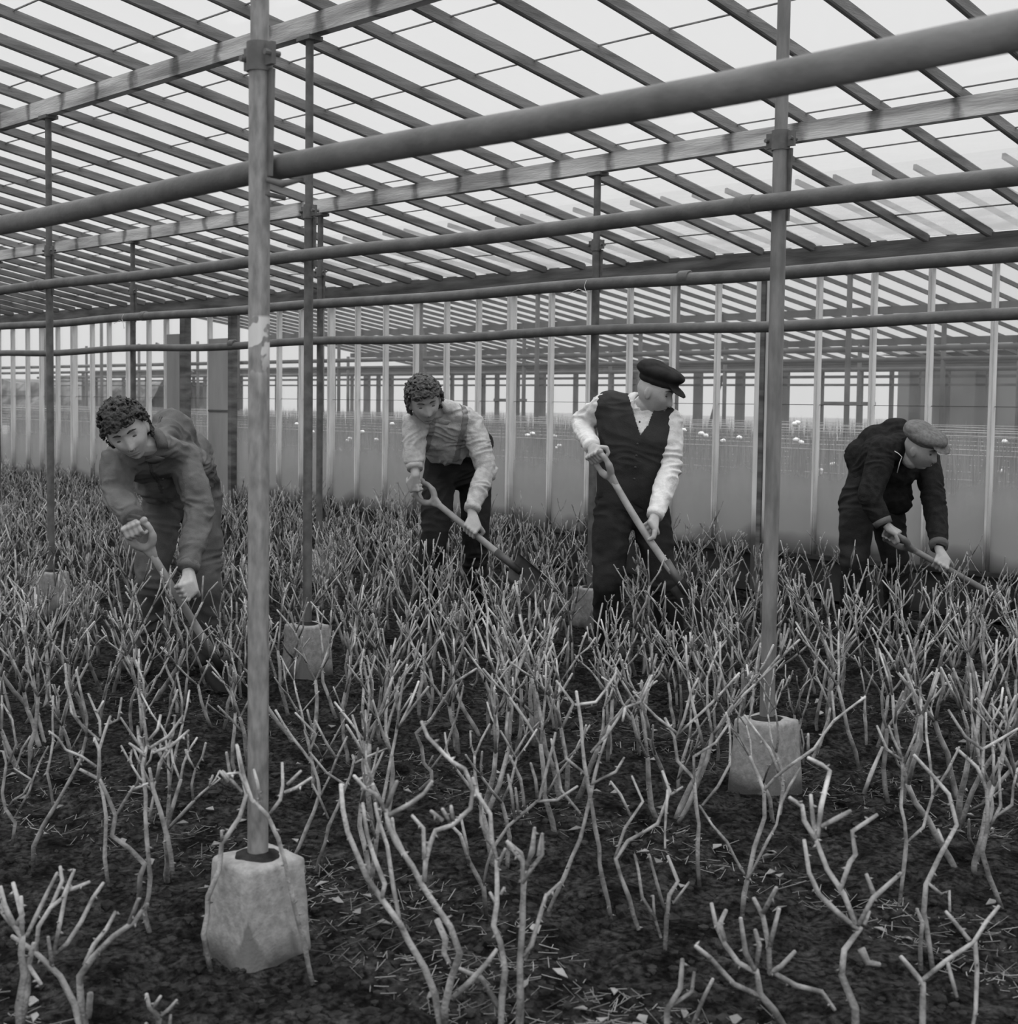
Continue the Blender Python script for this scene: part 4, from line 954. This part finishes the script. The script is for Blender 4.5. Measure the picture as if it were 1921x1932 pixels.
HB_.append(hero('spreading rose bush just right of the nearest post', C7, (1100, 775), [
    [[(1100, 775), (1160, 640), (1210, 520), (1180, 400), (1100, 300), (1040, 200)], [(1165, 370), (1190, 290), (1115, 210)], [(1180, 280), (1160, 200)], [(1210, 520), (1270, 380), (1310, 300)], [(1270, 380), (1230, 330), (1190, 240)]],
    [[(1190, 830), (1240, 640), (1300, 500), (1340, 390), (1330, 370)], [(1240, 610), (1210, 540), (1180, 480)], [(1340, 400), (1390, 370), (1460, 345)], [(1300, 480), (1230, 440), (1170, 360)]]], .0060, 10))
HB_.append(hero('broad rose bush in the centre foreground, its long left shoots fanning out', CC, (610, 2050), [
    [[(610, 2050), (560, 1780), (500, 1640), (430, 1500), (385, 1400), (280, 1270), (200, 1160), (150, 1020), (100, 920), (75, 800), (65, 670)], [(280, 1270), (290, 1200), (250, 1060), (195, 930), (180, 770)], [(375, 1390), (345, 1200), (310, 1000), (265, 860), (245, 770)]],
    [[(620, 2000), (610, 1850), (650, 1700), (690, 1560), (640, 1420), (560, 1310), (490, 1200), (430, 1100), (360, 980), (310, 900), (300, 800)], [(300, 810), (240, 730), (190, 680), (135, 625)], [(240, 730), (235, 670)], [(305, 790), (330, 720), (360, 655)], [(320, 830), (430, 770), (500, 710), (545, 655)], [(430, 1100), (380, 980), (340, 920), (335, 850)], [(505, 1180), (500, 1080), (530, 980), (560, 920), (660, 880), (740, 790), (755, 700), (720, 590), (650, 545), (600, 500), (520, 420), (490, 340)], [(505, 1060), (495, 900), (440, 835)], [(600, 860), (540, 810)], [(640, 870), (600, 800)], [(655, 860), (645, 785)]],
    [[(650, 1800), (740, 1700), (840, 1600), (885, 1540)]],
    [[(570, 1380), (610, 1480), (600, 1560), (635, 1610)]]], .0070, 11))
HB_.append(hero('rose bush with two stout upright stems right of the centre foreground', CC, (905, 2050), [
    [[(905, 2050), (915, 1800), (925, 1650), (905, 1500), (870, 1400), (890, 1300), (895, 1200), (885, 1060)], [(885, 1300), (850, 1240)], [(905, 1250), (925, 1215)], [(890, 1100), (930, 1010)], [(885, 1060), (860, 960), (850, 820), (790, 720), (760, 635)]],
    [[(985, 2040), (1010, 1800), (1000, 1600), (1020, 1400), (1020, 1200), (1015, 1080), (990, 1040), (940, 970)], [(1020, 1190), (1080, 1120), (1125, 1030), (1125, 930)], [(1040, 1120), (1065, 1000), (1085, 900)], [(1020, 1580), (1070, 1500), (1110, 1380), (1145, 1250)]],
    [[(900, 1850), (800, 1700), (690, 1640)]]], .0070, 12))
HB_.append(hero('rose bush of slim forked stems behind the centre foreground pair', CC, (830, 1380), [
    [[(830, 1380), (810, 1220), (740, 1080), (690, 930), (640, 880)], [(740, 1090), (730, 980), (695, 830)], [(815, 1200), (860, 1000), (950, 880), (1050, 800), (1110, 740), (1150, 600), (1180, 480), (1195, 400)], [(860, 990), (830, 960), (800, 860), (800, 720)], [(980, 850), (960, 720), (945, 620)], [(1000, 830), (985, 690)], [(1090, 760), (1200, 760), (1310, 680)], [(1100, 740), (1085, 640), (1065, 560)], [(1030, 800), (1010, 640), (955, 520)]]], .0064, 13))
HB_.append(hero('rose bush with a thick knuckled foot in the dark patch at centre', CC, (480, 700), [
    [[(480, 700), (540, 640), (545, 600), (500, 560), (490, 470), (465, 400), (540, 320), (600, 230), (670, 130), (780, 60)], [(590, 230), (600, 120), (605, 50)], [(520, 580), (550, 520)], [(530, 600), (610, 490), (650, 380), (690, 250), (710, 150)]]], .0066, 14))
HB_.append(hero('low many-fingered rose bush at the bottom right of centre', C8, (1070, 1450), [
    [[(1070, 1450), (1000, 1340), (950, 1270), (935, 1180)], [(950, 1280), (850, 1240), (800, 1180), (755, 1130), (705, 1090)], [(935, 1190), (870, 1150), (820, 1080), (785, 1010), (765, 930)], [(815, 1070), (805, 1000), (820, 955)], [(930, 1180), (895, 1110), (875, 985)], [(935, 1160), (940, 1090), (930, 1030)], [(985, 1190), (980, 1080), (955, 980), (925, 910)], [(960, 965), (1010, 870)], [(985, 1090), (1020, 950)], [(980, 1195), (1030, 1160), (1080, 1110)], [(1000, 1190), (1080, 1240), (1180, 1260), (1230, 1330)]]], .0085, 15))
HB_.append(hero('gnarled rose bush at the lower right with a twisted trunk and fork', C8, (1310, 1480), [
    [[(1310, 1480), (1300, 1330), (1255, 1200), (1265, 1110), (1330, 1020)], [(1320, 1030), (1240, 960), (1170, 900), (1130, 810), (1115, 690)], [(1310, 1010), (1260, 890), (1200, 800), (1165, 700), (1145, 600), (1140, 520)], [(1160, 690), (1110, 610), (1105, 560), (1060, 530)], [(1165, 680), (1180, 560), (1215, 430), (1180, 400), (1130, 380)], [(1180, 640), (1230, 610), (1290, 580)], [(1320, 1010), (1380, 910), (1480, 815)], [(1380, 900), (1350, 820)], [(1250, 880), (1290, 770), (1310, 740), (1300, 660), (1390, 595)], [(1340, 1010), (1360, 960)]],
    [[(1330, 1100), (1350, 1150), (1400, 1160)]]], .0085, 16))
HB_.append(hero('forked rose bush at the bottom right corner, open Y shape', C8, (1560, 1480), [
    [[(1560, 1480), (1555, 1330), (1560, 1230), (1520, 1180), (1480, 1130)], [(1560, 1220), (1650, 1150), (1750, 1080), (1800, 1000), (1850, 940)], [(1740, 1070), (1670, 990), (1650, 960)], [(1655, 1150), (1680, 1250), (1690, 1280)], [(1760, 1070), (1770, 1180), (1760, 1330), (1750, 1400)]]], .0075, 17))
HB_.append(hero('rose bush with a bent knee stem rising left of the bottom right corner', C8, (1555, 1180), [
    [[(1600, 1180), (1575, 1000), (1565, 960), (1575, 860), (1630, 740), (1690, 630), (1660, 520), (1590, 440), (1530, 370)], [(1580, 850), (1630, 890), (1665, 885), (1665, 960)], [(1640, 700), (1620, 650)]],
    [[(1555, 1180), (1555, 1000), (1540, 950)]]], .0066, 18))
HB_.append(hero('rose bush with a long slanting arm in front of the right post foot', C8, (880, 985), [
    [[(880, 985), (890, 890), (930, 720), (965, 600), (965, 500), (930, 430), (910, 375)], [(900, 840), (980, 700), (1030, 560), (1060, 480), (1100, 420)], [(965, 500), (1050, 410), (1150, 340), (1230, 240), (1345, 150)], [(1020, 440), (985, 350), (890, 220)], [(1130, 350), (1130, 290)], [(890, 820), (820, 700), (720, 560)], [(1230, 240), (1220, 130)]]], .0066, 19))
HB_.append(hero('tall rose bush with a broad crown, left of the right post foot', C8, (720, 865), [
    [[(720, 865), (715, 700), (710, 560), (700, 460), (640, 390), (630, 300), (590, 230)], [(700, 480), (700, 380), (780, 320), (830, 250), (820, 210)], [(630, 310), (660, 230), (690, 140), (715, 80)], [(640, 290), (760, 180), (870, 60)], [(780, 160), (800, 60), (795, 40)], [(730, 560), (790, 490), (830, 400), (830, 230)], [(640, 290), (560, 230), (470, 130)]]], .0062, 20))
HB_.append(hero('zigzag rose bush in the open soil right of the centre foreground', C8, (490, 1030), [
    [[(490, 1030), (450, 900), (400, 760), (450, 690), (560, 630), (610, 510), (580, 430)], [(400, 760), (440, 650), (500, 540), (465, 450)], [(460, 600), (420, 520), (385, 470)], [(610, 520), (655, 490)], [(600, 500), (595, 580), (590, 720)]]], .0060, 21))
HB_.append(hero('dense upright rose bush left of the zigzag one, many crossing tips', C8, (385, 990), [
    [[(385, 990), (360, 850), (325, 650), (300, 500), (285, 400), (275, 250), (255, 130)], [(300, 450), (220, 380), (200, 270)], [(310, 480), (400, 430), (435, 380)], [(310, 360), (370, 290), (440, 190)], [(440, 190), (500, 170), (540, 70)], [(440, 190), (430, 240)], [(200, 270), (245, 180), (180, 90)], [(250, 180), (330, 170), (405, 60)]],
    [[(150, 960), (210, 820), (270, 690), (300, 560), (330, 440), (380, 260)], [(270, 590), (200, 500), (180, 400), (160, 310)]]], .0060, 22))
HB_.append(hero('short three-pronged rose bush at the bottom, right of centre', C8, (590, 1105), [
    [[(590, 1105), (595, 990), (600, 900), (640, 850), (600, 750)], [(590, 960), (560, 850), (530, 745)], [(575, 1060), (550, 980), (545, 900)], [(555, 990), (510, 900), (490, 800), (475, 745)], [(620, 930), (680, 850)]]], .0062, 23))
HB_.append(hero('spray of short rose shoots at the bottom edge, right of centre', C8, (600, 1500), [
    [[(600, 1500), (605, 1330), (650, 1240), (655, 1140)], [(610, 1320), (690, 1260), (700, 1190)], [(690, 1400), (740, 1280), (770, 1215)]]], .0072, 24))
HB_.append(hero('upright thorny rose stem at the bottom edge near the centre', C8, (35, 1480), [
    [[(35, 1480), (45, 1300), (42, 1150), (50, 950), (60, 800), (50, 740), (0, 700)], [(55, 800), (95, 730), (98, 650)], [(60, 1145), (110, 1000), (140, 900), (195, 850)], [(110, 750), (125, 670)]]], .0066, 25))
HB_.append(hero('rose bush at the right edge with a curved double stem', C8, (1860, 950), [
    [[(1860, 950), (1810, 830), (1790, 730), (1810, 640), (1800, 500), (1770, 420), (1690, 345)], [(1800, 500), (1790, 350), (1830, 330), (1921, 270)], [(1790, 350), (1720, 300), (1660, 200)], [(1810, 650), (1860, 560), (1850, 380)], [(1840, 600), (1900, 560), (1921, 420)]]], .0070, 26))
HB_.append(hero('fork-topped rose bush standing in the dug row at right', C8, (1475, 935), [
    [[(1475, 935), (1490, 760), (1500, 700), (1480, 560), (1485, 380)], [(1500, 700), (1560, 640), (1600, 520), (1590, 400), (1570, 290), (1575, 210)], [(1485, 390), (1430, 350), (1390, 260)], [(1485, 380), (1450, 300), (1435, 260)], [(1490, 400), (1535, 290)], [(1600, 520), (1660, 420), (1700, 340)]],
    [[(1340, 515), (1370, 440), (1410, 340)]]], .0062, 27))

# --- the rest of the bed
random.seed(77)
AV = [(b.x, b.y, .17) for b in HB_]+[(PX0-PSP*c, ROWY[r_], .16) for r_, c in ((0, 0), (1, 0), (1, 1), (1, 2), (2, 1), (2, 2), (2, 3), (2, 4), (1, 3))]
for o in COL.objects:
    if o.name.startswith('person'): AV.append((o.location.x, o.location.y, .30))
    if o.name.startswith('spade'): AV.append((o.location.x, o.location.y, .12))
def pix(p):
    d = V(p)-V((0, 0, CH)); z = d.dot(FW); return CX+FPX*d.dot(RT)/z, CY-FPX*d.dot(UP)/z, z
pts = []
y = 1.0; j = 0
while y < 7.75:
    x = -19.8+.17*(j % 2)
    while x < .6:
        px_, py_ = x+random.uniform(-.09, .09), y+random.uniform(-.09, .09)
        if px_*FW.x+py_*FW.y > 1.5:
            a, b, z = pix((px_, py_, 0)); a2, b2, _ = pix((px_, py_, .6))
            vis = -600 < a < 2600 and b2 < 2300
            if vis and not any((px_-q[0])**2+(py_-q[1])**2 < q[2]**2 for q in AV): pts.append((z, px_, py_, a, b))
        x += .34
    y += .335; j += 1
# the freshly dug open patches and the space already filled by the traced bushes
pts = [p for p in pts if not (p[0] < 3.35)]
thin = []
for p in pts:
    if p[0] < 4.3 and random.random() < .45: continue
    if 240 < p[3] < 420 and 1420 < p[4] < 1600: continue
    if p[3] < 200 and 1500 < p[4] < 1700: continue
    thin.append(p)
inframe = lambda p: -60 < p[3] < 1985 and (p[4] < 1990 or p[0] > 3.2)
pts = sorted(p for p in thin if inframe(p))+sorted(p for p in thin if not inframe(p)); NIN = len([p for p in thin if inframe(p)])
print('bushes', len(pts), NIN, 'heroes', len(HB_))
NNEAR = 300-len(HB_)
used = set(); usedm = set()
LM = [((PX0, ROWY[0]), 'the nearest post', 'it'), ((PX0, ROWY[1]), 'the tall right post', 'it'), ((PX0-PSP, ROWY[1]), 'the post just right of the nearest post', 'it'), ((PX0-2*PSP, ROWY[1]), 'the post left of the leftmost man', 'it'),
      ((PX0-PSP, ROWY[2]), 'the post behind the waistcoat man', 'it'), ((PX0-2*PSP, ROWY[2]), 'the far post left of the braces man', 'it')]
for o in COL.objects:
    if o.name == 'person': LM.append(((o.location.x, o.location.y), 'the leftmost man', 'him'))
    if o.name == 'person.001': LM.append(((o.location.x, o.location.y), 'the man in braces', 'him'))
    if o.name == 'person.002': LM.append(((o.location.x, o.location.y), 'the waistcoat man', 'him'))
    if o.name == 'person.003': LM.append(((o.location.x, o.location.y), 'the grey cap man', 'him'))
RANK = {}
def own_label(x, y):
    d, (lx, ly), nm, pr = min(((x-l[0][0])**2+(y-l[0][1])**2, l[0], l[1], l[2]) for l in LM)
    dx, dy = x-lx, y-ly; r_ = dx*RT.x+dy*RT.y; f_ = dx*FW.x+dy*FW.y
    side = ('right of' if r_ > 0 else 'left of') if abs(r_) > abs(f_) else ('behind' if f_ > 0 else 'in front of')
    return (nm, side, pr), d
def zone(z, a, b):
    side = 'left' if a < 640 else ('middle' if a < 1280 else 'right')
    dist = 'nearer' if z < 5.2 else ('centre' if z < 7.6 else 'back')
    return 'pruned leafless rose bush standing in the crowded '+dist+' rows of the bed, '+side+' third', 'rose bushes in the '+dist+' rows, '+side+' third'
farmb = MB()
buckets = {}
for i, (z, x, y, a, b) in enumerate(pts[:min(NNEAR, NIN)]):
    k_, d_ = own_label(x, y); buckets.setdefault(k_, []).append((d_, i))
OWN = {}
for (nm, side, pr), L_ in buckets.items():
    for q, (d_, i) in enumerate(sorted(L_)):
        OWN[i] = 'rose bush '+side+' '+nm+', '+('nearest' if q == 0 else ORD[q]+' nearest')
for i, (z, x, y, a, b) in enumerate(pts):
    rz = random.uniform(0, 6.28); sc = random.uniform(.82, 1.12); zz = fbm(x, y)-.01
    if i < min(NNEAR, NIN):
        lab, grp = zone(z, a, b); lab = OWN[i]
        if z < 6.0:
            T = empty('rose_bush', (x, y, zz), lab, 'rose bush', grp); T.rotation_euler = (0, 0, rz); T.scale = (sc, sc, sc*random.uniform(.92, 1.05))
            for me in NEARV[i % len(NEARV)]:
                o = bpy.data.objects.new('cane', me); COL.objects.link(o); o.parent = T
        else:
            o = bpy.data.objects.new('rose_bush', MIDV[i % len(MIDV)]); COL.objects.link(o); o.location = (x, y, zz); o.rotation_euler = (0, 0, rz); o.scale = (sc, sc, sc)
            tag(o, lab, 'rose bush', grp)
    else:
        me = MIDV[i % len(MIDV)]; c, s_ = cos(rz)*sc, sin(rz)*sc
        farmb.add([(x+v.co.x*c-v.co.y*s_, y+v.co.x*s_+v.co.y*c, zz+v.co.z*sc) for v in me.vertices], [tuple(p.vertices) for p in me.polygons])
if farmb.v: farmb.build('rose_thicket', M['stem'], smooth=True, label='tangle of pruned rose bushes far off along the glass wall and at the bed edges', cat='rose bushes', kind='stuff')

# ------------------------------------------------------------ litter on the soil
mb = MB(); mb2 = MB()
for i in range(14000):
    z = 2.4+6.5*random.random()**1.5; a = random.uniform(-60, 1990)
    # strips of prunings run with the post rows
    p = V((0, 0, 0)); r0_ = ray(a, 1400); r0_ = V((r0_.x, r0_.y)).normalized(); dist = z
    x, y = r0_.x*dist, r0_.y*dist
    st = .5+.5*sin((y-1.85)*2*pi/1.02)+.6*noise.noise(V((x*1.1, y*1.1, 4)))
    if st < .62 or y > 7.8 or y < .6: continue
    h = fbm(x, y)-.01; L = random.uniform(.012, .06)*(1.6 if random.random() < .1 else 1); an = random.uniform(0, pi); r = random.uniform(.0006, .0016)
    t = random.uniform(-.15, .3)
    mb.tube([(x, y, h+.003), (x+cos(an)*L*.5, y+sin(an)*L*.5, h+.003+L*t*.5), (x+cos(an)*L, y+sin(an)*L, h+.004+L*t)], r, 3)
mb.build('straw_litter', M['straw'], label='scattered straw and cut twigs lying on the dark soil', cat='litter', kind='stuff')
for i in range(5200):
    z = 2.4+5*random.random()**1.4; a = random.uniform(-60, 1990); r0_ = ray(a, 1400); r0_ = V((r0_.x, r0_.y)).normalized()
    x, y = r0_.x*z, r0_.y*z
    if y > 7.8: continue
    h = fbm(x, y)-.012; r = random.uniform(.004, .016)*(1.7 if random.random() < .06 else 1); c = V((x, y, h))
    mb2.add([c+V((q.x*r, q.y*r, q.z*r*.7))*(1+.4*noise.noise(q*1.7+c*9)) for q in ICO1[0]], ICO1[1])
mb2.build('soil_crumbs', M['clod'], label='loose crumbs and clods of dug peat', cat='soil', kind='stuff')
mb3 = MB()
for i in range(260):
    z = 2.6+4*random.random()**1.3; a = random.uniform(0, 1921); r0_ = ray(a, 1400); r0_ = V((r0_.x, r0_.y)).normalized(); x, y = r0_.x*z, r0_.y*z
    st = .5+.5*sin((y-1.85)*2*pi/1.02)
    if st < .45 or y > 7.5: continue
    c = V((x, y, fbm(x, y))); an = random.uniform(0, 6.28); u = V((cos(an), sin(an), random.uniform(-.2, .4)))*random.uniform(.012, .026); w_ = V((-sin(an), cos(an), random.uniform(-.2, .4)))*random.uniform(.008, .016)
    mb3.add([c-u, c+w_+V((0, 0, .004)), c+u, c-w_+V((0, 0, .006)), c-u-V((0, 0, .002)), c+w_+V((0, 0, .002)), c+u-V((0, 0, .002)), c-w_+V((0, 0, .004))], [(0, 1, 2, 3), (7, 6, 5, 4), (0, 4, 5, 1), (1, 5, 6, 2), (2, 6, 7, 3), (3, 7, 4, 0)])
mb3.build('leaf_litter', M['straw'], label='dry pale leaf scraps lying among the bushes', cat='litter', kind='stuff')
# loose things seen on the soil
